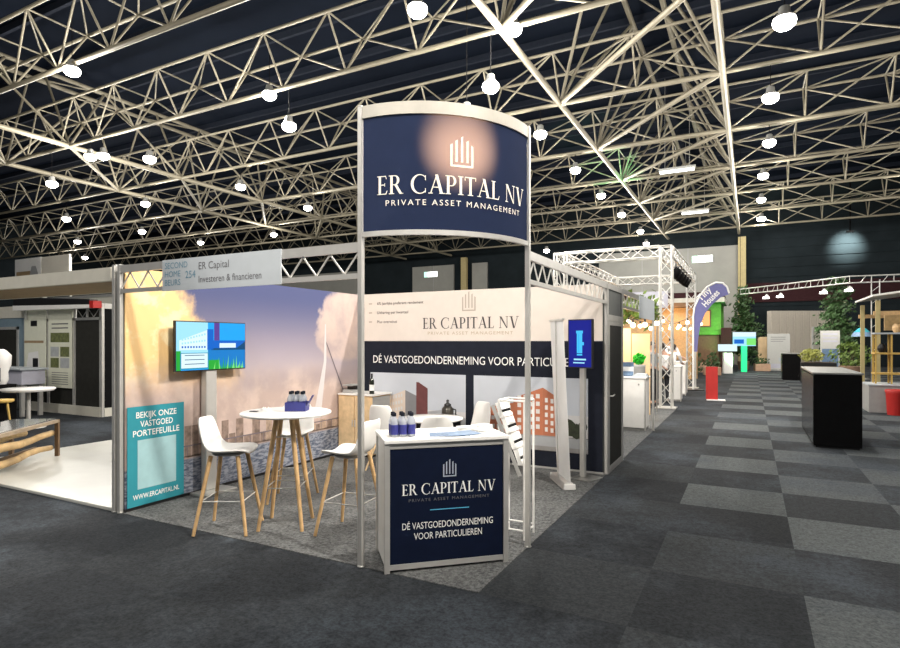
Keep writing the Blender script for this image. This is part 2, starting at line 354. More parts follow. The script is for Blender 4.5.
# ---- roof structure (bottom chords 9.4 m up)
ZB, ZT = 9.4, 10.7
NX = [CAM.x-.695-2.3675*k for k in range(-11, 27)]
ORD = 'first second third fourth fifth sixth seventh eighth ninth tenth eleventh twelfth'.split()
def joist(loc, label):
    r = thing('roof_truss', label, 'truss', loc, 0, 'white lattice roof trusses'); x0, x1 = NX[-1], NX[0]
    MB().cyl((x0, 0, 0), (x1, 0, 0), .068, n=8).build('bottom_chord', 'truss_paint', r)
    for y in (-.8, .8): MB().cyl((x0, y, ZT-ZB), (x1, y, ZT-ZB), .048, n=8).build('top_chord', 'truss_paint', r)
    b = MB(); h = ZT-ZB
    for i, x in enumerate(NX):
        for y in (-.8, .8): b.cyl((x, y, h), (x, 0, 0), .032, n=5, cap=False)
        b.cyl((x, -.8, h), (x, .8, h), .028, n=5, cap=False)
        if i+1 < len(NX):
            n = NX[i+1]
            b.cyl((x, -.8, h), (n, 0, 0), .032, n=5, cap=False); b.cyl((n, .8, h), (x, 0, 0), .032, n=5, cap=False)
            b.cyl((x, -.8, h), (n, .8, h), .026, n=5, cap=False)
    b.build('web_lattice', 'truss_paint', r)
    return r
JY = [CAM.y+3.1+5*j+(1.15 if j == 1 else 0) for j in range(-2, 9)]
j0 = None
for i, y in enumerate(JY):
    lab = f'white lattice truss crossing the hall roof, {ORD[i-2]} from the camera' if i >= 2 else 'white lattice truss crossing the hall roof behind the camera'
    j0 = joist((0, y, ZB), lab) if j0 is None else j0
    if i: dup(j0, (0, y, ZB), label=lab)
def girder(cx, label):
    r = thing('main_girder', label, 'girder', (cx, 0, ZB), 0, 'deep roof girders running down the hall')
    y0, y1 = JY[0]-2.5, JY[-1]+2.5; a = 2.3675; zt = 3.35
    for x in (-a, a): MB().cyl((x, y0, 0), (x, y1, 0), .095, n=10).build('bottom_chord', 'truss_paint', r)
    for x in (-.55, .55): MB().cyl((x, y0, zt), (x, y1, zt), .09, n=8).build('top_chord', 'truss_paint', r)
    b = MB()
    for i, y in enumerate(JY):
        b.cyl((-a, y, 0), (a, y, 0), .075, n=6, cap=False)
        if i: b.cyl((-a, y, 0), (a, JY[i-1], 0), .075, n=6, cap=False)
        for s in (-1, 1):
            for dy in (-2.5, 0, 2.5): b.cyl((s*a, y, 0), (s*.55, y+dy, zt), .05, n=6, cap=False)
        b.cyl((-.55, y, zt), (.55, y+2.5, zt), .04, n=5, cap=False)
    b.build('web_lattice', 'truss_paint', r)
girder(CAM.x-3.06, 'deep white girder running down the hall straight over the company stand and aisle')
girder(CAM.x-26.05, 'deep white girder running down the hall far to the left, over the beige canopy')
girder(CAM.x+19.9, 'deep white girder running down the hall right of the aisle')
# ---- round roof lamps
LAMPS = []
def lamp(x, y, z, label, group):
    LAMPS.append(1)
    global L0
    if len(LAMPS) == 1:
        r = thing('high_bay_lamp', label, 'lamp', (x, y, z), 0, group)
        b = MB(); b.lathe([(.08, .26), (.10, .24), (.11, .14), (.18, .05), (.21, .02), (.19, .02)], 16); b.build('housing', 'alu_dark', r)
        b = MB(); b.lathe([(.20, .02), (.215, -.03), (.20, -.10), (.14, -.16), (.07, -.185), (1e-4, -.19)], 16); b.build('lens', 'lamp_glow', r)
        L0 = r
    else:
        r = thing('high_bay_lamp', label, 'lamp', (x, y, z), 0, group)
        for ch in L0.children:
            if ch.type == 'MESH' and ch.name.split('.')[0] != 'drop_rod': c2 = ch.copy(); COL.objects.link(c2); c2.parent = r
    under = any(abs(y-q) < .05 for q in JY); top = ZB-.06 if under and z < ZB-.4 else (ZT if under else 13.05)
    MB().cyl((0, 0, .15), (0, 0, top-z), .011, n=6).build('drop_rod', 'soft_black', r)
    ld = bpy.data.lights.new('lamp_light', 'POINT'); ld.energy = LAMP_W; ld.color = LAMP_COL; ld.shadow_soft_size = .22
    lo = bpy.data.objects.new('lamp_light', ld); COL.objects.link(lo); lo.parent = r; lo.location = (0, 0, -.45)
ROWS = [
 ('aisle', [(.6, 2, 6.33), (.5, 3, 6.73), (.6, 4, 7.0), (.5, 5, 7.13), (.5, 6, 7.19), (.6, 7, 7.17), (.6, 8, 8.1)], 'round roof lamp, {} of the row hanging straight over the tiled aisle'),
 ('girder', [(-5.1, 2, 7.61), (-6.1, 3, 6.82), (-6.3, 4, 6.99), (-6.4, 5, 7.08), (-6.4, 6, 7.14), (-6.2, 7, 7.01), (-6.6, 8, 7.03)], 'round roof lamp, {} of the row beside the girder chord right of the header sign'),
 ('header', [(-6.2, 1.46, 7.0), (-5.7, 2, 6.34), (-6.6, 2.1, 6.0)], 'round roof lamp hanging above the curved header, {} counted downwards'),
 ('middle', [(-13.1, 2, 7.6), (-12.3, 2, 6.5), (-12.4, 7, 6.25)], 'round roof lamp between mural wall and header sign, {} from the camera'),
 ('left', [(-16.6, 1, 7.5), (-18.8, 2, 6.46), (-19.8, 3, 6.8), (-20.4, 4, 6.97), (-27.7, 5, 7.02), (-34.7, 5, 7.05)], 'round roof lamp of the slanting row over the mural wall, {} from the camera'),
 ('far left', [(-24.9, 2, 6.36), (-21.5, 2, 6.98), (-22.3, 2, 7.06), (-26.3, 3, 6.77), (-33.0, 3, 6.69), (-33.9, 4, 6.92), (-40.8, 4, 6.84), (-48.6, 5, 6.92), (-52.2, 5, 6.74)], 'round roof lamp over the beige canopy at far left, {} from the camera'),
 ('behind', [(.5, -2, 7), (.6, -.6, 7), (5.5, 0, 7), (-6, -2, 7), (-6, -.5, 7), (8, -2, 7), (-13, -1, 7), (-13.5, 0, 7), (6.5, 3, 7), (7, 6, 7)], 'round roof lamp outside the picture, {} of those unseen')]
for g, L, lab in ROWS:
    for i, (x, j, z) in enumerate(L):
        lamp(CAM.x+x, CAM.y+3.1+5*j+(1.15 if j == 1 else 0), CAM.z+z, lab.format(ORD[i]), f'round roof lamps, {g} row')
# tube lights and exit signs
for i, (px, d, z) in enumerate(((677, 25.05, 9.16), (695, 33.2, 9.16))):
    p = at(px, d, z); r = thing('tube_light', ['long white tube light under the girder, nearer one beside the aisle', 'long white tube light under the girder, farther and lower one'][i], 'light', p, 0, 'tube lights under the girder')
    MB().box(-.75, .75, -.08, .08, .06, .16).build('housing', 'alu_dark', r)
    MB().cyl((-.7, 0, 0), (.7, 0, 0), .06, n=10).build('tube', 'tube_glow', r)
    b = MB(); [b.cyl((x, 0, .15), (x, 0, 13.3-z), .012, n=5) for x in (-.5, .5)]; b.build('hanger', 'alu_dark', r)
for i, (x, z, lab) in enumerate(((-1.55, 8.0, 'lit green exit sign high on the grey wall left of the flag'), (-25.3, 8.1, 'lit green exit sign on the grey wall seen above the company logo wall'))):
    r = thing('exit_sign', lab, 'sign', (x, BY-.3, z), 0, 'lit exit signs')
    MB().box(-.75, .75, 0, .08, -.28, .28).build('case', 'alu_dark', r)
    MB().box(-.72, -.36, -.02, 0, -.25, .25).build('pictogram_panel', 'exit_glow', r); MB().box(-.34, .72, -.02, 0, -.25, .25).build('light_panel', 'exit_white', r)

# ================================================================== COMPANY STAND (corner at the origin)
tag(MB().box(-4, 0, 0, 4, .0, .006).build('booth_carpet', 'booth_carpet'), 'speckled grey carpet of the company stand, lighter than the hall floor', 'carpet')
# ---- mural wall
r = thing('mural_wall', 'left stand wall printed with evening clouds, river and a white bridge pylon', 'wall', (-4, 0, 0))
MB().box(-.02, .02, .02, 3.98, 0, 2.5).build('core_panel', 'grey_panel', r)
MB().box(.02, .035, .03, 3.97, .03, 2.5).build('printed_textile', 'river_print', r)
MB().box(.02, .045, .02, 3.98, .006, .035).build('foot_rail', 'black', r)
fm = plane_map((.0365, 0, 0), (0, 1, 0), (0, 0, 1))
b = MB(); rnd = random.Random(3); y = .72
while y < 3.9:
    wd = rnd.uniform(.07, .16); h = rnd.choice((.10, .16, .22, .28, .33)) if y < 2.0 else rnd.uniform(.04, .13)
    b.flat(rect(y, y+wd*.92, .44, .46+h), fm, rnd.choice((0, 0, 1)))
    y += wd
b.flat(rect(.70, 3.95, .555, .57), plane_map((.0378, 0, 0), (0, 1, 0), (0, 0, 1)), 2); b.flat(rect(.70, 3.95, .43, .45), fm, 0)
for k in range(14): b.flat(rect(.75+.23*k, .76+.23*k, .45, .56), plane_map((.0376, 0, 0), (0, 1, 0), (0, 0, 1)), 2)
b.build('printed_skyline', ['m_brown', 'm_tan', 'm_cable'], r)
b = MB(); f2 = plane_map((.0384, 0, 0), (0, 1, 0), (0, 0, 1))
b.flat([(2.86, .62), (3.03, .62), (3.16, 1.45), (3.10, 1.45)], f2, 0); b.flat([(3.10, 1.45), (3.16, 1.45), (3.15, 2.0), (3.125, 2.0)], f2, 0)
b.flat([(3.15, 1.72), (3.16, 1.74), (3.72, .72), (3.69, .72)], f2, 1)
b.build('printed_bridge', ['m_pylon', 'm_cable'], r)
# teal poster
r = thing('teal_poster', 'teal poster with white Dutch lettering low on the front of the mural wall', 'poster', (-3.951, .04, .04))
MB().box(-.002, .003, 0, .66, 0, 1.03).build('sheet', 'teal', r)
fp = plane_map((.0045, 0, 0), (0, 1, 0), (0, 0, 1))
b = MB(); b.flat(rect(.11, .56, .17, .68), fp); b.build('pale_square', 'teal_pale', r)
for i, (s, wd) in enumerate((('BEKIJK ONZE', .47), ('VASTGOED', .38), ('PORTEFEUILLE', .54))): decal('lettering', sans(s, 1, .012), 'text_white', r, fp, .33, .91-.095*i, .062, wd)
decal('lettering', sans('WWW.ERCAPITAL.NL', 1, .012), 'text_white', r, fp, .33, .07, .05, .54)
# ---- company wall at the back
r = thing('company_wall', 'back stand wall with company logo on cream cloth over a navy picture band', 'wall', (0, 4, 0))
MB().box(-3.95, -.03, -.02, .02, 0, 2.5).build('core_panel', 'grey_panel', r)
MB().box(-3.94, -.04, -.035, -.02, 1.75, 2.5).build('cream_cloth', 'wall_cloth', r)
MB().box(-3.94, -.04, -.035, -.02, .03, 1.75).build('navy_cloth', 'navy', r)
MB().box(-3.95, -.03, -.045, -.02, .006, .03).build('foot_rail', 'alu', r)
fw = plane_map((0, -.037, 0), (1, 0, 0), (0, 0, 1)); fw2 = plane_map((0, -.0395, 0), (1, 0, 0), (0, 0, 1)); fw3 = plane_map((0, -.042, 0), (1, 0, 0), (0, 0, 1)); fw4 = plane_map((0, -.0445, 0), (1, 0, 0), (0, 0, 1))
decal('logo_icon', icon_shape(), 'logo_taupe', r, fw, -1.98, 2.19, .29, .22)
decal('logo_lettering', serif_text('ER CAPITAL NV'), 'text_dark', r, fw, -1.98, 1.935, .165, 1.56)
decal('logo_lettering', sans('PRIVATE ASSET MANAGEMENT', 1.25), 'text_bronze', r, fw, -1.98, 1.845, .045, 1.38)
decal('band_lettering', sans('DÉ VASTGOEDONDERNEMING VOOR PARTICULIEREN', 1.0), 'text_white', r, fw, -1.95, 1.405, .115, 3.45)
for i, s in enumerate(('6% jaarlijks preferent rendement', 'Uitkering per kwartaal', 'Plus overwinst')):
    decal('bullet_lettering', sans(s, 1.05, .01), 'text_dark', r, fw, -3.60, 2.325-.145*i, .042, None, 'l')
    b = MB(); b.flat(rect(-3.76, -3.70, 2.335-.145*i, 2.355-.145*i), fw); b.build('bullet_dash', 'logo_taupe', r)
# picture of stone offices with a maroon tower
b = MB(); X0, Z0 = -3.73, .25
R_ = lambda x0, x1, z0, z1, f, mi: b.flat(rect(X0+x0, X0+x1, Z0+z0, Z0+z1), f, mi)
R_(0, 1.70, 0, 1.0, fw, 0); R_(0, 1.70, 0, .45, fw2, 1)
b.flat([(X0+.25, Z0+.1), (X0+.66, Z0+.1), (X0+.66, Z0+.74), (X0+.25, Z0+.58)], fw3, 2)
for k in range(3):
    for i in range(7): b.flat([(X0+.28+.05*i, Z0+.36+.10*k+.012*i), (X0+.31+.05*i, Z0+.36+.10*k+.012*i), (X0+.31+.05*i, Z0+.41+.10*k+.012*i), (X0+.28+.05*i, Z0+.41+.10*k+.012*i)], fw4, 1)
b.flat([(X0+.66, Z0+.1), (X0+.86, Z0+.1), (X0+.86, Z0+.66), (X0+.66, Z0+.74)], fw3, 3)
b.flat([(X0+.86, Z0+.1), (X0+1.06, Z0+.1), (X0+1.06, Z0+.78), (X0+.90, Z0+.87), (X0+.86, Z0+.87)], fw4, 4)
b.flat([(X0+1.0, Z0+.1), (X0+1.7, Z0+.1), (X0+1.7, Z0+.36), (X0+1.4, Z0+.48), (X0+1.0, Z0+.42)], fw3, 5); R_(0, 1.7, 0, .12, fw4, 6)
b.build('office_photo', ['p_sky', 'p_sky_low', 'p_stone', 'p_grey', 'p_maroon', 'p_mid', 'p_road'], r)
# picture of orange brick offices
b = MB(); X0 = -1.90
R_(0, 1.67, 0, 1.0, fw, 0); R_(0, 1.67, 0, .5, fw2, 1)
b.flat([(X0+.08, Z0+.2), (X0+.95, Z0+.2), (X0+.95, Z0+.70), (X0+.08, Z0+.52)], fw3, 2); b.flat([(X0+.62, Z0+.2), (X0+1.05, Z0+.2), (X0+1.05, Z0+.86), (X0+.62, Z0+.70)], plane_map((0, -.0432, 0), (1, 0, 0), (0, 0, 1)), 2)
b.flat([(X0+1.05, Z0+.2), (X0+1.25, Z0+.2), (X0+1.25, Z0+.74), (X0+1.05, Z0+.86)], fw3, 3)
for k in range(4):
    for i in range(11):
        x = .12+.082*i; z = .26+.105*k+.014*i*k/2
        if z < .40+.012*i*3 and x < .60: b.flat([(X0+x, Z0+z), (X0+x+.05, Z0+z), (X0+x+.05, Z0+z+.055), (X0+x, Z0+z+.055)], fw4, 4)
for k in range(5):
    for i in range(4): b.flat(rect(X0+.68+.09*i, X0+.735+.09*i, Z0+.26+.105*k+.01*i, Z0+.32+.105*k+.01*i), fw4, 4)
    for i in range(2): b.flat(rect(X0+1.08+.08*i, X0+1.12+.08*i, Z0+.26+.1*k-.01*i, Z0+.32+.1*k-.01*i), fw4, 4)
R_(0, 1.67, .06, .2, fw4, 6); R_(0, 1.67, .0, .06, fw4, 7); R_(.0, 1.67, .19, .205, plane_map((0, -.0455, 0), (1, 0, 0), (0, 0, 1)), 7)
for cx, cz, rr in ((1.30, .27, .09), (1.40, .33, .12), (1.52, .29, .10), (1.60, .36, .07), (.03, .28, .05)):
    b.flat([(X0+cx+rr*math.cos(t*.5236)*rnd.uniform(.8, 1.05), Z0+cz+rr*1.1*math.sin(t*.5236)*rnd.uniform(.8, 1.05)) for t in range(12)], plane_map((0, -.0465-rr*.008, 0), (1, 0, 0), (0, 0, 1)), 5)
b.build('brick_photo', ['p_sky', 'p_sky_low', 'p_brick', 'p_brick_side', 'p_win', 'p_tree', 'p_mid', 'p_road'], r)
# ---- unseen spotlights added to brighten stand and counters; first two follow the television shadows
for i, (x, y, z, tx, ty, tz, k, cone) in enumerate(((6.0, -1.5, 9.0, -3.9, 1.9, 1.2, .8, 42), (4.6, 6.6, 9.0, -4.0, 1.4, 1.3, .8, 40), (-1.2, -5.4, 9.0, -1.6, 4.0, 1.2, .42, 34), (3.6, 1.5, 9.0, -.9, 13.0, 1.0, 1.0, 42))):
    v = V3((tx-x, ty-y, tz-z)).normalized()
    r = thing('added_spotlight', f'unseen black spotlight added under the roof, aimed {("at the stand from right of the camera", "at the stand from over the aisle", "at the stand from left of the camera", "at the white counters farther down")[i]}', 'spotlight', (x, y, z), 0, 'unseen spotlights added for the stand')
    b = MB(); b.cyl(-v*.25, v*.15, .13, .16, 16); b.build('can', 'soft_black', r); b = MB(); b.cyl((0, 0, .1), (0, 0, 13.05-z), .03, n=6); b.build('drop_rod', 'black', r)
    ld = bpy.data.lights.new('added_spot_light', 'SPOT'); ld.energy = ADDED_SPOT_W*k; ld.color = (1, .93, .84); ld.spot_size = math.radians(cone); ld.spot_blend = .5; ld.shadow_soft_size = .25
    lo = bpy.data.objects.new('added_spot_light', ld); COL.objects.link(lo); lo.parent = r; lo.location = v*.2; lo.rotation_euler = v.to_track_quat('-Z', 'Y').to_euler()
# ---- frame posts that carry walls and fascias
def post(x, y, h, label, nm='frame_post'):
    b = MB(); b.lathe([(.02, .012), (.02, h)], 8)
    for k in range(4): t = PI/4+k*PI/2; b.bar((.017*math.cos(t), .017*math.sin(t), .012), (.017*math.cos(t), .017*math.sin(t), h), .014, .014)
    r = thing(nm, label, 'post', (x, y, 0), 0, 'aluminium frame posts of the stand')
    b.build('profile', 'alu', r); MB().lathe([(.03, .006), (.03, .012), (.012, .02)], 12).build('foot', 'alu_dark', r); MB().lathe([(.022, h), (.022, h+.008), (.01, h+.01)], 12).build('cap', 'alu_dark', r)
post(-4, 0, 2.52, 'aluminium post at the front end of the mural wall')
post(-4.09, -.0, 2.52, 'aluminium post of the neighbouring canopy beside the mural wall end', 'canopy_post')
post(-1, 0, 3.56, 'tall aluminium post carrying the left edge of the curved header')
post(0, 1, 3.56, 'tall aluminium post carrying the right edge of the curved header')
post(0, 4, 2.52, 'aluminium post at the right end of the company wall')
post(-4, 4, 2.52, 'aluminium post in the inner corner behind the cabinet')
# ---- fascias
def fascia(name, label, loc, rz, L, panel=None, nseg=None):
    r = thing(name, label, 'fascia', loc, rz)
    MB().box(.02, L-.02, -.015, .015, 2.44, 2.515).build('top_rail', 'alu', r); MB().box(.02, L-.02, -.015, .015, 2.235, 2.275).build('bottom_rail', 'alu', r)
    b = MB(); n = nseg or int(L*7); st = (L-.04)/n
    for i in range(n):
        z0, z1 = (2.275, 2.44) if i % 2 == 0 else (2.44, 2.275)
        b.bar((.02+st*i, 0, z0), (.02+st*(i+1), 0, z1), .010, .012)
    b.build('zigzag_lattice', 'truss_alu', r)
    return r
r = fascia('fascia', 'front fascia of lattice with a pale nameboard above the mural wall', (-4, 0, 0), 0, 3)
pn = MB().box(.69, 2.20, -.028, -.018, 2.225, 2.52).build('nameboard', 'print_grey', r)
ff = plane_map((0, -.0295, 0), (1, 0, 0), (0, 0, 1))
for i, s in enumerate(('SECOND', 'HOME', 'BEURS')): decal('lettering', sans(s), 'text_blue', pn, ff, .73, 2.435-.08*i, .055, None, 'l')
decal('lettering', sans('254'), 'text_blue', pn, ff, 1.02, 2.335, .065, None, 'l')
decal('lettering', sans('ER Capital'), 'text_grey', pn, ff, 1.20, 2.405, .065, None, 'l'); decal('lettering', sans('Investeren & financieren'), 'text_grey', pn, ff, 1.20, 2.285, .06, .78, 'l')
fascia('fascia', 'side fascia of aluminium rails and zigzag lattice along the aisle side', (0, 1, 0), PI/2, 3, nseg=24)
# ---- curved header
r = thing('curved_header', 'curved navy header sign with company logo high over the stand corner', 'sign', (-1, 1, 0))
def arcmap(rad): return lambda t, z: V3((rad*math.sin(t), -rad*math.cos(t), z))
A0, A1 = math.radians(1.2), math.radians(88.8)
def band(r0, r1, z0, z1, n=36):
    b = MB(); f0, f1 = arcmap(r0), arcmap(r1); vs = []
    for i in range(n+1):
        t = A0+(A1-A0)*i/n; vs += [f1(t, z0), f1(t, z1), f0(t, z1), f0(t, z0)]
    fs = [(4*i+k, 4*i+4+k, 4*i+4+(k+1) % 4, 4*i+(k+1) % 4) for i in range(n) for k in range(4)]
    b.add(vs, [q[::-1] for q in fs] + [(0, 1, 2, 3), (4*n+3, 4*n+2, 4*n+1, 4*n)], 0, False); return b
b = MB(); n = 40; f1 = arcmap(1.0); vs = []
for i in range(n+1): t = A0+(A1-A0)*i/n; vs += [f1(t, 2.59), f1(t, 3.465)]
b.add(vs, [(2*i, 2*i+2, 2*i+3, 2*i+1) for i in range(n)], 0, True); b.build('navy_textile', 'lit_textile', r)
band(.985, 1.012, 3.465, 3.56).build('top_band', 'band_silver', r); band(.985, 1.012, 2.552, 2.59).build('bottom_rail', 'alu', r)
fc = arcmap(1.0085); TM = math.radians(46)
decal('logo_icon', icon_shape(), 'cream', r, lambda u, v: fc(TM+u, v), 0, 3.075, .235, .185)
vs, fs, wd = serif_text('ER CAPITAL NV')
decal('logo_lettering', (vs, fs, wd), 'cream', r, lambda u, v: fc(TM+u, v), 0, 2.862, .142, math.radians(75))
decal('logo_lettering', sans('PRIVATE ASSET MANAGEMENT', 1.35), 'cream', r, lambda u, v: fc(TM+u, v), 0, 2.775, .042, math.radians(67))
# the lamp behind the textile
r = thing('header_lamp', 'small spotlight glowing through the curved navy header from behind', 'lamp', (-.70, .70, 3.16), PI/4)
b = MB(); b.cyl((0, .12, .06), (0, .02, .0), .035, .045, 14); b.build('housing', 'alu_dark', r); MB().bar((0, .09, .05), (0, .14, .40), .02, .02).build('arm', 'alu_dark', r)
ld = bpy.data.lights.new('header_light', 'SPOT'); ld.energy = 950; ld.color = (1, .44, .15); ld.spot_size = math.radians(72); ld.spot_blend = 1; ld.shadow_soft_size = .03
lo = bpy.data.objects.new('header_light', ld); COL.objects.link(lo); lo.parent = r; lo.location = (.02, -.02, -.0); lo.rotation_euler = V3((0, -1, .12)).to_track_quat('-Z', 'Y').to_euler()

# ---- corner counter
CU = V3((.742, .670, 0)).normalized(); ca = math.atan2(CU.y, CU.x); CL = V3((-.746, -.02, 0))
CU2 = V3((-CU.y, CU.x, 0))
r = thing('counter', 'white-topped info counter with navy logo front at the stand corner', 'counter', CL+V3((0, 0, .006)), ca)
W_, D_ = .94, .48
for x in (0, W_):
    for y in (.0, D_): MB().box(x-.02, x+.02, y-.02, y+.02, 0, .97).build('corner_post', 'alu', r)
for y, nm in ((0, 'front_rail'), (D_, 'rear_rail')):
    MB().box(.02, W_-.02, y-.012, y+.012, .02, .06).build(nm, 'alu', r); MB().box(.02, W_-.02, y-.012, y+.012, .93, .97).build(nm, 'alu', r)
MB().box(.02, W_-.02, -.006, .006, .06, .93).build('navy_front', 'navy_sheen', r)
for x in (0, W_): MB().box(x-.006, x+.006, .02, D_-.02, .02, .97).build('side_panel', 'white', r)
MB().box(.02, W_-.02, D_-.006, D_+.006, .06, .93).build('rear_panel', 'white', r)
MB().box(-.025, W_+.025, -.03, D_+.03, .97, 1.0).build('top', 'white', r, bev=.006)
fc2 = plane_map((0, -.0075, 0), (1, 0, 0), (0, 0, 1)); cx = .485
decal('logo_icon', icon_shape(), 'logo_silver', r, fc2, cx, .70, .135, .105)
decal('logo_lettering', serif_text('ER CAPITAL NV'), 'text_white', r, fc2, cx, .575, .083, .745)
decal('logo_lettering', sans('PRIVATE ASSET MANAGEMENT', 1.3), 'text_grey', r, fc2, cx, .523, .022, .64)
b = MB(); b.flat(rect(cx-.155, cx+.155, .45, .457), fc2); b.build('blue_rule', 'line_blue', r)
decal('lettering', sans('DÉ VASTGOEDONDERNEMING', 1), 'text_white', r, fc2, cx-.01, .315, .05, .72); decal('lettering', sans('VOOR PARTICULIEREN', 1), 'text_white', r, fc2, cx-.01, .235, .05, .54)
def on_counter(u, v): p = CL+CU*u+CU2*v; return V3((p.x, p.y, 1.006))
# water bottles
def bottle(loc, label, group, s=1.0):
    r = thing('water_bottle', label, 'bottle', loc, rnd.uniform(0, 3), group)
    MB().lathe([(.028*s, 0), (.032*s, .006*s), (.032*s, .115*s), (.026*s, .135*s), (.014*s, .155*s), (.014*s, .165*s)], 14).build('body', 'bottle', r)
    MB().lathe([(.0328*s, .02*s), (.0328*s, .095*s)], 14).build('label_band', 'label_blue', r); MB().lathe([(.017*s, .160*s), (.017*s, .185*s), (.012*s, .188*s)], 12).build('cap', 'navy', r)
    return r
b0 = None; COLS = ('left', 'middle', 'right')
for j in range(2):
    for i in range(3):
        lab = f'small water bottle with blue label on the counter, {("front", "rear")[j]} row, {COLS[i]} one'
        p = on_counter(.075+.068*i, .13+.068*j)
        if b0 is None: b0 = bottle(p, lab, 'water bottles on the corner counter')
        else: dup(b0, p, rnd.uniform(0, 3), lab, 'water bottles on the corner counter')
r = thing('leaflet', 'blue leaflet lying fanned on the front counter top', 'leaflet', on_counter(.50, .14), ca)
b = MB()
for k in range(5): b.T = Matrix.Translation((.03*k, 0, .0015*k)) @ Matrix.Rotation(.12*k-.2, 4, 'Z'); b.box(-.14, .14, -.10, .10, 0, .0015, 0)
b.build('sheets', ['paper_blue', 'paper'], r)
for i, (u, v, h) in enumerate(((.72, .34, .03), (.83, .25, .022), (.87, .38, .035))):
    r = thing('brochure_stack', ['stack of white brochures at the back of the counter top, left one', 'low stack of white brochures at the counter front right', 'stack of white brochures in the rear right corner of the counter'][i], 'brochures', on_counter(u, v), ca+.2*i, 'white brochure stacks on the counter')
    b = MB()
    for k in range(int(h/.004)): b.T = Matrix.Rotation(rnd.uniform(-.15, .15), 4, 'Z'); b.box(-.075, .075, -.05, .05, .004*k, .004*k+.0035)
    b.build('sheets', 'paper', r)

# ---- bar stools
def shell(s=1.0, hi=0.0):
    prof = [(.215, -.03, .155), (.205, -.006, .18), (.12, -.004, .205), (.0, -.014, .213), (-.11, -.012, .21), (-.165, .012, .206), (-.20, .07, .20), (-.228, .16+hi*.4, .192), (-.25, .25+hi*.8, .175), (-.262, .305+hi, .135)]
    b = MB(); n = 8; vs = []
    for k, (x, z, hw) in enumerate(prof):
        for i in range(n+1):
            q = -1+2*i/n; up = .035*q*q if k < 6 else 0; fw_ = .05*q*q if k >= 5 else 0
            vs.append((x*s+fw_*s, q*hw*s, z*s+up*s))
    b.add(vs, [(k*(n+1)+i, k*(n+1)+i+1, (k+1)*(n+1)+i+1, (k+1)*(n+1)+i) for k in range(len(prof)-1) for i in range(n)], 0, True); return b
def stool(loc, rz, label):
    r = thing('bar_stool', label, 'stool', loc, rz, 'white bar stools at the high table')
    sh = shell().build('seat_shell', 'white', r, (0, 0, .735), solid=.024, sub=1)
    b = MB(); b.lathe([(.13, .695), (.15, .705), (.15, .715), (.05, .722)], 16); b.build('seat_plate', 'plastic_grey', r)
    feet = [(sx*.235, sy*.225) for sx, sy in ((1, 1), (1, -1), (-1, -1), (-1, 1))]
    for fx, fy in feet: MB().cyl((fx*.52, fy*.52, .70), (fx, fy, .006), .020, .0145, 10).build('leg', 'wood', r)
    b = MB(); k = .30; ring = [(fx*(.52+.48*(1-k/.7)), fy*(.52+.48*(1-k/.7)), k) for fx, fy in feet]
    b.tube(ring+[ring[0]], .006, 6); b.build('foot_ring', 'alu', r)
    return r
stool((-2.62, .16, .006), .48, 'white bar stool left of the high table, nearest the mural, seen side-on')
stool((-2.80, 1.20, .006), math.atan2(-.72, .42), 'white bar stool behind the high table with its back against the mural side')
stool((-1.56, .61, .006), math.atan2(-.10, -.9), 'white bar stool right of the high table, partly behind the header post')
# ---- high table
r = thing('high_table', 'round white high table on four slanted wooden legs', 'table', (-2.24, .50, .006))
MB().lathe([(.405, 1.048), (.42, 1.056), (.42, 1.070), (.412, 1.074), (1e-4, 1.074)], 48).build('tabletop', 'white', r)
MB().lathe([(.16, 1.02), (.17, 1.03), (.17, 1.048)], 20).build('top_plate', 'steel', r)
for k in range(4): t = k*PI/2-.305; MB().cyl((.10*math.cos(t), .10*math.sin(t), 1.03), (.285*math.cos(t), .285*math.sin(t), 0), .025, .017, 12).build('leg', 'wood', r)
b = MB(); ring = [(.135*math.cos(k*PI/2-.305), .135*math.sin(k*PI/2-.305), .84) for k in range(4)]; b.tube([ring[0], ring[2]], .006, 6); b.tube([ring[1], ring[3]], .006, 6)
ring = [(.215*math.cos(k*PI/2-.305), .215*math.sin(k*PI/2-.305), .38) for k in range(4)]; b.tube(ring+[ring[0]], .006, 6); b.build('stretcher', 'steel', r)
TZ = 1.080; A = RV; B_ = FV
def on_table(a, f, z=TZ): p = V3((-2.24, .50, 0))+RV*a+FV*f; return V3((p.x, p.y, z))
r = None
for i in range(6):
    lab = f'water bottle in the pack on the high table, {("near", "far")[i//3]} row, {COLS[i % 3]} one'
    p = on_table(.02+.055*(i % 3)+.01, .04+.06*(i//3)); dup(b0, p, rnd.uniform(0, 3), lab, 'water bottles on the high table')
r = thing('water_carton', 'blue printed carton sleeve holding the bottles on the high table', 'carton', on_table(.085, .07), -YAW+2*YAW)
b = MB(); b.box(-.098, .098, -.077, -.0745, 0, .085); b.box(-.098, .098, .0745, .077, 0, .085); b.box(-.098, -.095, -.077, .077, 0, .085); b.box(.095, .098, -.077, .077, 0, .085); b.build('sleeve', 'label_blue', r)
b = MB(); b.bar((.10, 0, .05), (.155, 0, .15), .09, .003); b.build('open_flap', 'label_blue', r)
r = thing('crumpled_paper', 'crumpled translucent white wrapper on the left of the high table', 'paper', on_table(-.20, .02))
b = MB(); n = 14; vs = [V3((.10*math.cos(2*PI*i/n)*k/4*rnd.uniform(.85, 1.1), .075*math.sin(2*PI*i/n)*k/4*rnd.uniform(.85, 1.1), .002+(4-k)*.011*rnd.uniform(.6, 1.3)*(k > 0 or 1))) for k in range(1, 5) for i in range(n)]
b.add(vs, [(k*n+i, k*n+(i+1) % n, (k+1)*n+(i+1) % n, (k+1)*n+i) for k in range(3) for i in range(n)]+[tuple(range(n))], 0); b.build('wrapper', 'paper', r)
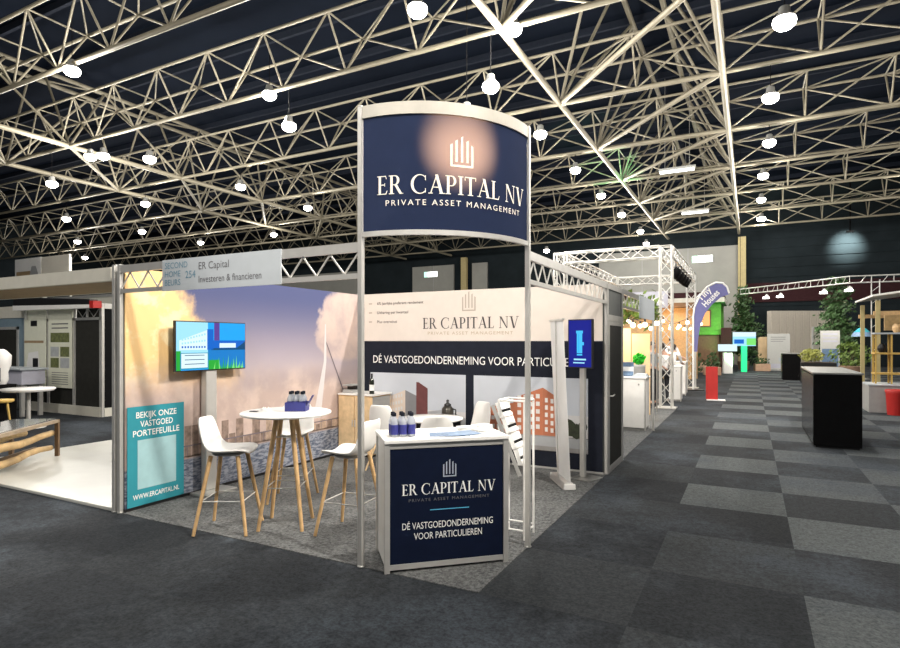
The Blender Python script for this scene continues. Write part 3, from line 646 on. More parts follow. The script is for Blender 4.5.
r = thing('phone', 'black phone lying flat at the left edge of the high table', 'phone', on_table(-.30, -.02), .3); MB().box(-.04, .04, -.02, .02, 0, .008).build('case', 'black_gloss', r, bev=.003)

# ---- low round table with shell chairs
def chair(loc, rz, label):
    r = thing('shell_chair', label, 'chair', loc, rz, 'white shell chairs at the low table')
    shell(1.08, .10).build('seat_shell', 'white', r, (0, 0, .46), solid=.012, sub=1)
    MB().lathe([(.10, .405), (.14, .415), (.14, .43), (.06, .44)], 16).build('seat_plate', 'black', r)
    for sx in (1, -1):
        for sy in (1, -1): MB().cyl((sx*.11, sy*.11, .42), (sx*.24, sy*.23, 0), .017, .012, 10).build('leg', 'wood_pale', r)
    return r
r = thing('low_table', 'round white low table at the back between the shell chairs', 'table', (-2.02, 2.95, .006))
MB().lathe([(.39, .715), (.40, .722), (.40, .738), (1e-4, .742)], 40).build('tabletop', 'white', r)
for k in range(4): t = k*PI/2+.6; MB().cyl((.09*math.cos(t), .09*math.sin(t), .715), (.26*math.cos(t), .26*math.sin(t), 0), .022, .015, 10).build('leg', 'wood_pale', r)
chair((-2.69, 2.95, .006), 1.58, 'white shell chair on the left of the low table, by the wooden cabinet')
chair((-1.74, 3.50, .006), math.atan2(-.75, -.42), 'white shell chair on the right of the low table, back to the brick photo')
chair((-1.62, 2.26, .006), math.atan2(.6, -.5), 'white shell chair in front of the low table, only its back top showing')
# cabinet with bottle and machine
r = thing('cabinet', 'pale wooden cabinet with grey side in the inner corner of the stand', 'cabinet', (-3.94, 3.42, .006))
MB().box(0, .62, 0, .5, .04, .92).build('body', 'ply', r); MB().box(-.005, .65, -.02, .51, .92, .945).build('top', 'white', r, bev=.004); MB().box(.03, .59, .03, .47, 0, .04).build('plinth', 'black', r)
for k in range(2): d = MB().box(.02+.295*k, .305+.295*k, -.016, -.001, .06, .90).build('door', 'wood_pale', r); MB().box(.27+.05*k, .282+.05*k, -.028, -.016, .45, .55).build('handle', 'alu', d)
MB().box(.62, .626, .02, .48, .05, .9).build('side_panel', 'plastic_grey', r)
CZ = .951
r = thing('wine_bottle', 'dark wine bottle with white label on the corner cabinet', 'bottle', (-3.39, 3.52, CZ))
MB().lathe([(.034, 0), (.037, .006), (.037, .19), (.03, .215), (.0145, .24), (.0145, .30)], 18).build('body', 'wine_glass', r); MB().lathe([(.0376, .05), (.0376, .14)], 18).build('label', 'paper', r); MB().lathe([(.0165, .255), (.0165, .305), (.01, .307)], 12).build('capsule', 'black', r)
r = thing('coffee_machine', 'dark coffee machine on the cabinet beside the header post', 'machine', (-3.80, 3.55, CZ))
MB().box(-.09, .09, -.1, .12, 0, .05).build('base', 'plastic_grey', r, bev=.006); MB().box(-.09, .09, .02, .12, .05, .11).build('body', 'black_gloss', r, bev=.008); MB().box(-.085, .085, -.1, .12, .11, .13).build('lid', 'plastic_grey', r, bev=.006)
# dark side table with urn by the wall
r = thing('side_table', 'low black side cupboard against the navy wall behind the low table', 'cupboard', (-2.36, 3.74, .006))
MB().box(-.26, .26, -.2, .2, .03, .58).build('body', 'soft_black', r, bev=.004); MB().box(-.28, .28, -.22, .22, .58, .605).build('top', 'black', r)
r = thing('coffee_urn', 'dark steel vacuum jug on the black side cupboard', 'jug', (-2.17, 3.66, .611))
MB().lathe([(.075, 0), (.085, .02), (.085, .17), (.06, .20), (.045, .21)], 20).build('body', 'urn', r); MB().lathe([(.05, .21), (.05, .235), (.02, .25), (.02, .29), (.012, .30)], 16).build('lid', 'black', r); MB().tube([(.08, 0, .17), (.13, 0, .16), (.13, 0, .06), (.082, 0, .04)], .01, 8).build('handle', 'black', r)

# ---- television on a column by the mural
def fmap(o, u): return plane_map(o, u, (0, 0, 1))
r = thing('tv_stand', 'grey column stand with floor plate in front of the mural, carrying the landscape television', 'stand', (-3.885, .985, .006))
MB().box(-.045, .045, -.075, .075, .03, 1.42).build('column', 'alu', r, bev=.01); MB().box(-.05, .22, -.22, .22, 0, .03).build('floor_plate', 'alu_dark', r, bev=.006)
b = MB(); b.box(-.03, .012, -.06, .06, 1.42, 1.80); b.box(.008, .018, -.22, .22, 1.58, 1.80); b.build('wall_bracket', 'black', r)
r = thing('television', 'landscape television showing a blue building slide before the mural', 'television', (-3.845, .985, 1.413))
MB().box(-.02, .02, -.487, .487, 0, .56).build('housing', 'black', r, bev=.005)
b = MB(); W, H = .955, .535
def S(x0, x1, z0, z1, lv, mi): b.flat(rect(-.4775+x0*W, -.4775+x1*W, .0125+z0*H, .0125+z1*H), plane_map((.0215+.0006*lv, 0, 0), (0, 1, 0), (0, 0, 1)), mi)
def SP(pts, lv, mi): b.flat([(-.4775+x*W, .0125+z*H) for x, z in pts], plane_map((.0215+.0006*lv, 0, 0), (0, 1, 0), (0, 0, 1)), mi)
S(0, 1, 0, 1, 0, 0); S(0, .43, .36, 1, 1, 1); S(.43, 1, .45, .62, 1, 4); S(.43, 1, 0, .43, 1, 8); S(.60, .85, .46, .56, 2, 2); S(.48, 1, .41, .45, 2, 3)
SP([(.84, .43), (1, .43), (1, .60), (.93, .52)], 2, 3)
SP([(.04, .42), (.42, .42), (.42, .84), (.04, .62)], 2, 2)
for k in range(4):
    for i in range(9): SP([(.07+.038*i, .46+.075*k+.012*i*k/1.6), (.092+.038*i, .46+.075*k+.012*i*k/1.6), (.092+.038*i, .50+.075*k+.012*i*k/1.6), (.07+.038*i, .50+.075*k+.012*i*k/1.6)], 3, 4 if k == 0 else 1)
S(.42, .51, .42, .86, 2, 4); S(.52, .60, .62, 1, 2, 5); S(0, .06, 0, .40, 2, 6); S(.44, .60, 0, .2, 2, 6)
rr = random.Random(5)
for i in range(26): x = .45+.02*i; h = rr.uniform(.08, .30); SP([(x, 0), (x+.02, 0), (x+.014+rr.uniform(-.02, .02), h)], 3, rr.choice((6, 7)))
S(.05, .44, .02, .36, 3, 9); S(.065, .425, .045, .345, 4, 2)
for k in range(3): S(.11, .38, .12+.09*k, .135+.09*k, 5, 3)
b.build('screen', ['s_sky', 's_pale', 's_white', 's_dark', 's_blue', 's_purple', 's_green', 's_lime', 's_water', 's_teal'], r)
# ---- portrait screen right
PT = V3((-.235, 3.60, .006)); pr = math.atan2(-.106, .315)
r = thing('tv_stand', 'slim grey pole stand of the blue portrait screen near the right wall end', 'stand', PT, pr)
MB().box(-.035, .035, .03, .08, .015, 1.9).build('column', 'alu', r, bev=.006); MB().box(-.10, .19, -.10, .22, 0, .015).build('floor_plate', 'steel', r, bev=.004)
r = thing('portrait_screen', 'blue portrait screen with a cyan tower picture on a pole stand', 'television', PT+V3((0, 0, 1.40)), pr)
MB().box(-.18, .18, -.012, .028, 0, .62).build('housing', 'black', r, bev=.004)
b = MB(); g = lambda x0, x1, z0, z1, lv, mi: b.flat(rect(x0, x1, z0, z1), plane_map((0, -.0135-.0006*lv, 0), (1, 0, 0), (0, 0, 1)), mi)
g(-.165, .165, .015, .605, 0, 0); g(-.045, .035, .16, .46, 1, 1); g(-.055, .045, .44, .475, 2, 1); g(.035, .06, .29, .33, 2, 1); g(-.045, .035, .18, .19, 2, 0); g(-.02, -.012, .2, .43, 2, 2); g(-.09, .09, .10, .12, 2, 3); g(-.10, .07, .06, .075, 2, 3)
b.build('screen', ['s_indigo', 's_cyan', 's_sky', 's_pale'], r)
# ---- roll-up banner seen edge-on
P0, P1 = V3((-.20, 2.98, .006)), V3((-.53, 3.50, .006)); dr = P1-P0; ra = math.atan2(dr.y, dr.x)
r = thing('roll_up_banner', 'white roll-up banner seen nearly edge-on beside the blue portrait screen', 'banner', (P0+P1)/2, ra)
hl = dr.length/2
b = MB(); b.box(-hl, hl, -.08, .08, 0, .02); b.slab([(-hl, -.075, .02), (-hl, .075, .02), (-hl, .05, .075), (-hl, -.05, .075)], (2*hl, 0, 0)); b.build('base', 'alu', r, bev=.012)
for s in (-1, 1): MB().box(s*hl-.012, s*hl+.012, -.07, .07, .0, .07).build('base_end_cap', 'white', r, bev=.01)
b = MB(); b.slab([(-hl+.02, -.02, .07), (hl-.02, -.02, .07), (hl-.02, .07, 1.99), (-hl+.02, .07, 1.99)], (0, .003, 0)); b.build('banner_sheet', 'paper', r)
MB().box(-hl+.01, hl-.01, .058, .085, 1.985, 2.01).build('top_clamp', 'alu', r); MB().cyl((0, .05, .05), (0, .085, 2.0), .008, n=8).build('pole', 'alu', r)
# ---- brochure rack
RL = V3((-.20, 1.25, .006))
r = thing('brochure_rack', 'white tubular rack with tilted brochure trays beside the header post', 'rack', RL)
for x in (-.12, .12):
    b = MB(); b.tube([(x, -.12, 0), (x, -.12, 1.215), (x, .12, 1.215), (x, .12, 0)], .011, 8); b.tube([(x, -.12, .06), (x, .12, .06)], .009, 8); b.build('side_frame', 'white', r)
for y in (-.12, .12):
    for z in (1.215, .08): MB().tube([(-.12, y, z), (.12, y, z)], .009, 8).build('cross_bar', 'white', r)
    MB().bar((-.175, y*1.12, 1.17), (.085, y*1.12, .56), .005, .035).build('slanted_rail', 'plastic_grey', r)
for k in range(4):
    T = Matrix.Translation((-.11+.058*k, 0, 1.055-.135*k)) @ Matrix.Rotation(-.36, 4, 'Y')
    b = MB(); b.T = T; b.box(-.004, .0, -.108, .108, 0, .14); b.box(.0, .036, -.108, .108, -.004, .0); b.box(.036, .039, -.108, .108, -.004, .026); b.build('tray', 'white', r)
    br = thing('brochure', f'white brochure with a dark title bar in the rack, {ORD[k]} tray from the top', 'brochure', RL, 0, 'brochures in the tubular rack')
    b = MB(); b.T = T; b.box(.001, .033, -.10, .10, .001, .135); b.build('cover', 'paper', br)
    b = MB(); b.T = T; b.box(.033, .0345, -.10, .10, .042, .066); b.build('title_bar', 'soft_black', br)

# ================================================================== NEXT STANDS ALONG THE AISLE
# storage door module
r = thing('storage_door', 'dark storage cabin door in an aluminium frame at the end of the company stand', 'door', (0, 4.02, 0), PI/2)
b = MB(); b.box(.0, .04, -.02, .02, 0, 2.5); b.box(.94, .98, -.02, .02, 0, 2.5); b.box(.04, .94, -.02, .02, 2.02, 2.10); b.box(.04, .94, -.02, .02, 2.44, 2.515); b.box(.04, .94, -.02, .02, .0, .03); b.build('door_frame', 'alu', r)
d = MB().box(.10, .88, -.018, .010, .09, 1.96).build('leaf', 'dark_panel', r)
b = MB(); b.box(.045, .10, -.022, .012, .035, 2.015); b.box(.88, .935, -.022, .012, .035, 2.015); b.box(.10, .88, -.022, .012, .035, .09); b.box(.10, .88, -.022, .012, 1.96, 2.015); b.build('leaf_frame', 'alu', r)
b = MB(); b.cyl((.10, -.02, 1.02), (.10, -.06, 1.02), .01); b.cyl((.10, -.06, 1.02), (.22, -.06, 1.03), .009); b.build('handle', 'alu', d)
MB().box(.04, .94, -.01, .01, 2.10, 2.44).build('transom_panel', 'grey_panel', r)
r = thing('cabin_wall', 'grey storage cabin side behind the dark door, facing the white counter', 'wall', (0, 5.02, 0)); MB().box(-3.9, -.03, -.02, .02, 0, 2.5).build('panel', 'grey_panel', r)
r = fascia('fascia', 'continuing aisle fascia with a grey nameboard over the white counter stand', (0, 5.0, 0), PI/2, 3.1)
MB().box(1.4, 3.08, -.03, -.018, 2.14, 2.52).build('nameboard', 'print_grey', r)
for y, lab in ((5.02, 'aluminium post between the storage door and the white counter'), (8.12, 'slim aluminium post right of the white counter')): post(0, y, 2.52, lab)
tag(MB().box(-4, 0, 5.04, 12, .0, .005).build('booth_carpet', 'booth_carpet'), 'grey carpet of the next stand behind the storage door', 'carpet')
def white_counter(x, y, wd, dp, h, label, kn=True):
    r = thing('display_counter', label, 'counter', (x, y, .005), 0, 'white counters along the aisle')
    MB().box(-wd, 0, 0, dp, .05, h-.03).build('body', 'white', r, bev=.004); MB().box(-wd-.02, .02, -.02, dp+.02, h-.03, h).build('top', 'paper', r, bev=.005); MB().box(-wd+.02, -.02, .02, dp-.02, 0, .05).build('plinth', 'alu_dark', r)
    b = MB(); b.box(-.012, .012, -.012, .012, 0, h-.03); b.box(-wd-.012, -wd+.012, -.012, .012, 0, h-.03); b.build('edge_profile', 'alu', r)
    for x_ in (-.12, -wd+.12): MB().cyl((x_, -.014, h-.14), (x_, 0, h-.14), .015, n=10).build('lock', 'alu_dark', r)
    return r
white_counter(-.13, 8.0, .95, .5, 1.04, 'white display counter with two round locks right behind the storage door')
white_counter(-.10, 14.15, .45, .45, 1.02, 'white counter directly behind the front truss tower')
white_counter(-.16, 16.2, .5, .6, 1.08, 'farther white counter between the two truss towers')
r = thing('leaflet_holder', 'blue and white tiered leaflet holder on the white counter', 'holder', (-.50, 8.25, 1.046))
for k in range(3): MB().box(-.11, .11, -.06+.03*k, -.04+.03*k, .0, .10+.09*k).build('tier', ['paper_blue', 'paper', 'paper_blue'][k], r)
MB().box(-.12, .12, -.07, .06, 0, .012).build('base', 'glass', r)
r = thing('brochure_stack', 'low grey pile of printed matter on the white counter', 'brochures', (-.25, 8.22, 1.046)); b = MB(); [b.box(-.16+.02*k, .15-.01*k, -.1, .1, .012*k, .012*k+.011) for k in range(5)]; b.build('sheets', 'print_grey', r)
def leaves(b, pts, size, rn, mi=0):
    for p in pts:
        a = V3((rn.gauss(0, 1), rn.gauss(0, 1), rn.gauss(0, 1))).normalized(); u = a.orthogonal().normalized(); v_ = a.cross(u); s = size*rn.uniform(.6, 1.3)
        b.poly([p-u*s, p-v_*s*.45, p+u*s, p+v_*s*.45], mi)
def bush(name, loc, rad, h, label, m='leaf', group=None, cat='plant', n=260, size=.07, pot=None, seed=1):
    rn = random.Random(seed); r = thing(name, label, cat, loc, 0, group); z0 = 0
    if pot:
        MB().lathe([(pot[0]*.8, 0), (pot[0], pot[1]*.96), (pot[0]*1.05, pot[1]), (pot[0]*.9, pot[1])], 16).build('pot', pot[2], r); z0 = pot[1]
    b = MB(); b.T = None; pts = []
    for _ in range(n):
        t = rn.uniform(0, 2*PI); q = rn.random()**.5; z = rn.random(); k = math.sin(PI*min(1, .12+z*.85))**.6
        pts.append(V3((rad*q*k*math.cos(t), rad*q*k*math.sin(t), z0+.04+h*z)))
    leaves(b, pts, size, rn); b.build('foliage', m, r)
    b = MB(); [b.cyl((0, 0, z0), (rn.uniform(-.4, .4)*rad, rn.uniform(-.4, .4)*rad, z0+h*.7), .012+.01*rad, .005, 5) for _ in range(5)]; b.build('stems', 'bark', r)
    return r
mk('leaf_bright', (.03, .55, .03), .5, var=.3, scale=8)
bush('potted_plant', (-.52, 9.6, .005), .15, .19, 'bright green plant on a tall grey pedestal before the plywood panels', 'leaf_bright', n=160, size=.06, pot=(.15, 1.22, 'plastic_grey'), seed=4)
for i, (x0, x1, h, lab) in enumerate(((-1.45, -.86, 2.05, 'taller plywood panel behind the white counter'), (-.84, -.42, 1.92, 'shorter plywood panel left of the slim post'))):
    r = thing('plywood_panel', lab, 'panel', (0, 10.6, .005), 0, 'plywood panels of the next stand'); MB().box(x0, x1, 0, .04, 0, h).build('board', 'ply', r, bev=.004)
    for x in (x0+.06, x1-.12): MB().box(x, x+.06, .04, .30, 0, .05).build('foot', 'wood', r)
b = MB(); rn = random.Random(8); leaves(b, [V3((rn.uniform(-3.6, -.35), 11.2+rn.uniform(-.15, .15), 2.55+rn.gauss(0, .16))) for _ in range(900)], .12, rn); hg = thing('hanging_greenery', 'olive green garland hanging over the plywood panels', 'garland'); b.build('foliage', 'leaf_light', hg); MB().cyl((-3.6, 11.2, 2.6), (-.3, 11.2, 2.6), .02).build('rail', 'alu_dark', hg)
for x in (-3.55, -.35): MB().cyl((x, 11.2, .005), (x, 11.2, 2.62), .018).build('upright', 'alu_dark', hg)
# ---- truss cube
def truss_bar(b, p, q, s=.29, step=.33, r=.025, rw=.011):
    p, q = V3(p), V3(q); a = (q-p); L = a.length; a.normalize(); u = a.cross(V3((0, 0, 1)) if abs(a.z) < .9 else V3((0, 1, 0))).normalized(); w_ = u.cross(a); h = s/2
    C4 = [u*h*i+w_*h*j for i, j in ((-1, -1), (1, -1), (1, 1), (-1, 1))]
    for c in C4: b.cyl(p+c, q+c, r, n=6)
    n = max(2, int(L/step)); st = L/n
    for k in range(n):
        for i in range(4):
            c0, c1 = (C4[i], C4[(i+1) % 4]) if k % 2 else (C4[(i+1) % 4], C4[i]); b.cyl(p+a*st*k+c0, p+a*st*(k+1)+c1, rw, n=4, cap=False)
    for e in (p, q):
        for i in range(4): b.cyl(e+C4[i], e+C4[(i+1) % 4], rw*1.2, n=4)
TX0, TX1, TY0, TY1, TH = -3.1, -.27, 12.3, 19.5, 4.08
r = thing('truss_gantry', 'square aluminium truss gantry on towers over the stand along the aisle', 'truss', (0, 0, .005))
for x, y in ((TX1, TY0), (TX0, TY0), (TX1, TY1), (TX0, TY1)):
    b = MB(); truss_bar(b, (x, y, .02), (x, y, TH+.14)); t = b.build('tower', 'truss_alu', r); MB().box(x-.25, x+.25, y-.25, y+.25, 0, .02).build('base_plate', 'alu', t)
for p, q in (((TX0+.15, TY0), (TX1-.15, TY0)), ((TX0+.15, TY1), (TX1-.15, TY1)), ((TX0, TY0+.15), (TX0, TY1-.15)), ((TX1, TY0+.15), (TX1, TY1-.15))):
    b = MB(); truss_bar(b, (*p, TH), (*q, TH)); b.build('top_beam', 'truss_alu', r)
for k in range(5):
    y = 13.4+.75*k; r = thing('par_can', f'black stage spotlight clamped under the right gantry beam, {ORD[k]} from the front', 'spotlight', (TX1+.12, y, TH-.17), 0, 'black stage spotlights on the gantry')
    MB().cyl((0, 0, 0), (0, 0, -.12), .015, n=6).build('clamp', 'black', r)
    b = MB(); b.lathe([(.07, .14), (.10, .10), (.11, -.14), (.10, -.14)], 14); b.T = None
    o = b.build('can', 'soft_black', r, (0, 0, -.27)); o.rotation_euler = (0, .5, 0)
    b = MB(); b.box(-.15, -.13, -.02, .02, -.30, -.10); b.box(.13, .15, -.02, .02, -.30, -.10); b.box(-.15, .15, -.02, .02, -.12, -.10); b.build('yoke', 'black', r)
r = thing('hanging_sign', 'small white sign hung under the gantry', 'sign', (-1.80, 19.2, 3.0))
MB().box(-.75, .75, -.02, .02, 0, .62).build('board', 'lilac_panel', r); decal('lettering', sans('Street', 1, .02), 'text_white', r, plane_map((0, -.024, 0), (1, 0, 0), (0, 0, 1)), 0, .18, .3, 1.2)
b = MB(); [b.cyl((x, 0, .62), (x, 0, .88), .006, n=5) for x in (-.6, .6)]; b.build('hanger', 'alu_dark', r)
# festoon lights
rn = random.Random(12); k = 0
WORDS = ('left end', 'second from left', 'third from left', 'fourth from left', 'fifth from left', 'sixth from left', 'right end')
for s, (p, q, sag, lab) in enumerate((((-1.8, 9.0, 2.42), (-.25, 11.4, 2.35), .12, 'over the plywood panels'), ((-1.4, 12.4, 2.50), (-.1, 17.6, 2.60), .30, 'across the front truss tower'), ((-1.2, 18.0, 2.70), (-.2, 25.0, 2.75), .35, 'beside the far truss tower'))):
    p, q = V3(p), V3(q); pts = [p.lerp(q, i/12)-V3((0, 0, sag*4*(i/12)*(1-i/12))) for i in range(13)]
    tag(MB().tube(pts, .008, 5).build('festoon_cable', 'black'), f'thin black cable of warm bulbs {lab}', 'cable', 'festoon cables')
    for i in range(7):
        c = p.lerp(q, (i+.5)/7)-V3((0, 0, sag*4*((i+.5)/7)*(1-(i+.5)/7)))
        r = thing('festoon_bulb', f'warm glowing bulb on the cable {lab}, {WORDS[i]}', 'bulb', c, 0, f'festoon bulbs {lab}')
        if k == 0: MB().lathe([(.022, -.09), (.022, -.01), (.01, 0)], 8).build('socket', 'black', r); MB().ball((0, 0, -.14), .065, 12).build('globe', 'bulb_glow', r); FB = r
        else:
            for ch in FB.children: c2 = ch.copy(); COL.objects.link(c2); c2.parent = r
        k += 1
    ld = bpy.data.lights.new('festoon_light', 'POINT'); ld.energy = 30+15*s; ld.color = (1, .72, .42); ld.shadow_soft_size = .3
    lo = bpy.data.objects.new('festoon_light', ld); COL.objects.link(lo); lo.location = (p+q)/2-V3((0, 0, sag+.3))
# ---- people
def skin_mesh(name, verts, edges, radii, m, parent, root=0):
    me = bpy.data.meshes.new(name); me.from_pydata([V3(v) for v in verts], edges, []); ob = bpy.data.objects.new(name, me); COL.objects.link(ob)
    ob.modifiers.new('skin', 'SKIN'); d = ob.modifiers.new('smooth', 'SUBSURF'); d.levels = d.render_levels = 1
    sv = me.skin_vertices[0].data
    for i, rd in enumerate(radii): sv[i].radius = rd if isinstance(rd, tuple) else (rd, rd); sv[i].use_root = (i == root)
    nm = bpy.data.meshes.new_from_object(ob.evaluated_get(bpy.context.evaluated_depsgraph_get())); bpy.data.objects.remove(ob); bpy.data.meshes.remove(me)
    nm.materials.clear(); nm.materials.append(M[m]); [setattr(p, 'use_smooth', True) for p in nm.polygons]
    o = bpy.data.objects.new(name, nm); COL.objects.link(o); o.parent = parent; return o
def person(loc, rz, label, top, lean=0.0, arms=((.3, .15), (.3, .15)), h=1.78, long_hair=False):
    """facing +x; arms = (forward reach, elbow out)"""
    r = thing('person', label, 'person', loc, rz); k = h/1.78
    lx = lean
    J = {'pel': (0, 0, .95), 'waist': (.02*lx/.2 if lx else 0, 0, 1.08), 'chest': (lx*.55, 0, 1.30), 'neck': (lx, 0, 1.48-lx*.15), 'nk2': (lx*1.12, 0, 1.55-lx*.2)}
    for s, nm in ((1, 'l'), (-1, 'r')):
        fr, out = arms[0 if s == 1 else 1]
        J['hip'+nm] = (0, .09*s, .92); J['kn'+nm] = (.03, .10*s, .50); J['an'+nm] = (0, .11*s, .09); J['to'+nm] = (.15, .12*s, .035)
        J['sh'+nm] = (lx*.95, .19*s, 1.43-lx*.15); J['el'+nm] = (lx*.95+fr*.35, (.20+out*.3)*s, 1.15-lx*.15); J['wr'+nm] = (lx*.95+fr*.35+.12+fr*.4, (.19+out*.1)*s, 1.02+fr*.15-lx*.1)
        w_ = V3(J['wr'+nm]); dv = (w_-V3(J['el'+nm])).normalized()
        J['pa'+nm] = tuple(w_+dv*.07)
        for f in range(4): J[f'f{f}{nm}'] = tuple(w_+dv*(.15-.012*abs(f-1))+V3((0, (f-1.5)*.021, -.012)))
        J['th'+nm] = tuple(w_+dv*.075+V3((0, -.05*s, .01)))
    E = [('pel', 'waist'), ('waist', 'chest'), ('chest', 'neck'), ('neck', 'nk2')]
    R = {'pel': (.15, .11), 'waist': (.135, .10), 'chest': (.15, .105), 'neck': .055, 'nk2': .05}
    for nm in 'lr':
        E += [('pel', 'hip'+nm), ('hip'+nm, 'kn'+nm), ('kn'+nm, 'an'+nm), ('an'+nm, 'to'+nm), ('neck', 'sh'+nm), ('sh'+nm, 'el'+nm), ('el'+nm, 'wr'+nm), ('wr'+nm, 'pa'+nm), ('pa'+nm, 'th'+nm)]+[('pa'+nm, f'f{f}{nm}') for f in range(4)]
        R.update({'hip'+nm: .085, 'kn'+nm: .055, 'an'+nm: .038, 'to'+nm: .035, 'sh'+nm: .052, 'el'+nm: .040, 'wr'+nm: .028, 'pa'+nm: (.036, .018), 'th'+nm: .009}); R.update({f'f{f}{nm}': .009 for f in range(4)})
    # head with brow, nose and chin
    hx, hz = J['nk2'][0]+.02, J['nk2'][2]
    J.update({'jaw': (hx+.01, 0, hz+.06), 'hd': (hx+.01, 0, hz+.13), 'cr': (hx-.005, 0, hz+.19), 'ns': (hx+.115, 0, hz+.105)}); R.update({'jaw': (.06, .065), 'hd': (.078, .092), 'cr': (.06, .07), 'ns': .012}); E += [('nk2', 'jaw'), ('jaw', 'hd'), ('hd', 'cr'), ('hd', 'ns')]
    def go(name, keys, m, grow=1.0):
        ks = [q for q in J if q in keys]; ix = {q: i for i, q in enumerate(ks)}
        sc = lambda q: tuple(a*grow for a in R[q]) if isinstance(R[q], tuple) else (R[q]*grow,)*2
        return skin_mesh(name, [V3(J[q])*k for q in ks], [(ix[a], ix[b_]) for a, b_ in E if a in ix and b_ in ix], [tuple(t*k for t in sc(q)) for q in ks], m, r)
    body = go('body', set(J), 'skin')
    go('shirt', {'pel', 'waist', 'chest', 'neck', 'shl', 'shr', 'ell', 'elr'}, top, 1.16); go('trousers', {'pel', 'hipl', 'hipr', 'knl', 'knr', 'anl', 'anr'}, 'trousers', 1.22)
    b = MB(); c = V3((hx-.012, 0, hz+.15))*k
    b.lathe([(.092*k*math.sin(t*PI/16), .10*k*math.cos(t*PI/16)) for t in range(9)][::-1], 14, c); b.lathe([(.07*k, -.09*k if long_hair else -.04*k), (.085*k, .0)], 14, c-V3((.022*k, 0, 0))); b.build('hair', 'hair', r)
    b = MB()
    for s in (1, -1): b.ball((k*(hx+.088), s*.032*k, k*(hz+.13)), .009*k, 6); b.ball((k*(hx+.01), s*.093*k, k*(hz+.115)), .02*k, 6, 1)
    b.box(k*(hx+.085), k*(hx+.095), -.022*k, .022*k, k*(hz+.062), k*(hz+.069), 2); b.build('face_details', ['black', 'skin', 'p_maroon'], r)
    b = MB()
    for s in (1, -1): b.box(-.06*k, .19*k, (.12*s-.045)*k, (.12*s+.045)*k, 0, .06*k)
    b.build('shoes', 'black', r, bev=.02)
    return r
person((-.72, 12.95, .005), -.3, 'person in a grey top standing at the left of the front truss tower', 'shirt_grey', 0, ((.2, .1), (.15, .2)), 1.72)
person((-.50, 13.62, .005), 1.9, 'person in white shirt and black trousers behind the front truss tower', 'shirt', .04, ((.25, .2), (.3, .1)), 1.68, True)
person((-.50, 15.17, .005), 1.4, 'person in a white blouse leaning forward over the white counter', 'shirt', .28, ((.55, .1), (.5, .1)), 1.70, True)
person((-.85, 18.5, .005), -.9, 'dark haired person in a white shirt standing at the far truss tower', 'shirt', 0, ((.45, .1), (.4, .15)), 1.86)

# ---- red board on the aisle
p = V3((.67, 15.0, 0)); r = thing('red_board', 'narrow red standing board on a pale foot in the aisle', 'board', p, .1)
MB().box(-.16, .16, -.02, .02, .03, .99).build('board', 'red', r, bev=.004); MB().box(-.14, .36, -.14, .14, 0, .03).build('foot', 'paper', r, bev=.005)
# ---- black bar counters in the aisle
def bar_counter(loc, wd, dp, h, label):
    r = thing('bar_counter', label, 'counter', loc, 0, 'black bar counters in the aisle')
    MB().box(0, wd, 0, dp, .03, h-.03).build('body', 'soft_black', r, bev=.005); MB().box(.03, wd-.03, .03, dp-.03, 0, .03).build('plinth', 'black', r); MB().box(-.02, wd+.02, -.02, dp+.02, h-.03, h).build('top', 'steel', r, bev=.004)
    MB().box(-.006, 0, .03, dp-.03, .06, h-.06).build('gloss_side', 'black_gloss', r)
    return r
bar_counter((2.60, 7.54, 0), .66, 2.4, 1.235, 'large black bar counter with a steel top standing in the aisle at right')
bar_counter((2.95, 26.1, 0), .72, 1.2, 1.2, 'small far black bar counter in front of the info poster')
# low black trough with plants behind the big counter
for i, (x, y, lab) in enumerate(((4.19, 24.75, 'black trough with yellow green plants behind the large bar counter'), (4.1, 22.4, 'second black trough, lower and empty, nearer the large bar counter'))):
    r = thing('planter_trough', lab, 'planter', (x, y, 0), 0, 'black troughs'); b = MB(); b.box(-.62, .62, -.3, .3, .0, .85-.1*i); b.build('body', 'black', r, bev=.01); MB().box(-.57, .57, -.25, .25, .85-.1*i, .87-.1*i).build('soil', 'bark', r)
bush('trough_plant', (3.95, 24.75, .875), .48, .5, 'yellow green feathery plants growing in the black trough', 'leaf_yellow', n=420, size=.07, seed=22)

# ================================================================== FAR END OF THE HALL
def conifer(loc, h, rad, label, seed, m='leaf', pot=None):
    rn = random.Random(seed); r = thing('fir_tree', label, 'tree', loc, 0, 'fir trees at the far end')
    MB().cyl((0, 0, 0), (0, 0, h*.97), .10, .015, 8).build('trunk', 'bark', r)
    b = MB(); br = MB()
    z = h*.22
    while z < h*.97:
        q = 1-(z-h*.22)/(h*.78); L = rad*(.18+.82*q**.8)
        for _ in range(6):
            t = rn.uniform(0, 2*PI); l = L*rn.uniform(.6, 1.1); d = V3((math.cos(t), math.sin(t), 0)); br.cyl((0, 0, z), d*l+V3((0, 0, z-.22*l)), .018, .005, 4, cap=False)
            leaves(b, [d*l*u+V3((rn.gauss(0, .10), rn.gauss(0, .10), z-.22*l*u+rn.gauss(0, .07))) for u in [rn.uniform(.15, 1) for _ in range(int(10+18*q))]], .13, rn)
        z += h*.035
    b.build('foliage', m, r); br.build('branches', 'bark', r)
    MB().lathe([(.26, 0), (.34, .5), (.36, .52), (.3, .52)], 14).build('pot', 'planter', r)
    return r
p = at(743.5, 35.2); conifer((p.x, p.y, 0), 5.2, 1.05, 'dark fir tree right of the green-lit chalet, lit green from below', 31)
p = at(837, 29); conifer((p.x, p.y, 0), 5.1, 1.35, 'tall broad fir tree between the grey poster and the wooden pergola', 32)
p = at(758, 38); bush('olive_tree', (p.x, p.y, 0), .8, 2.9, 'low olive bush between the fir and the corrugated cabin', 'leaf', n=420, size=.10, seed=33)
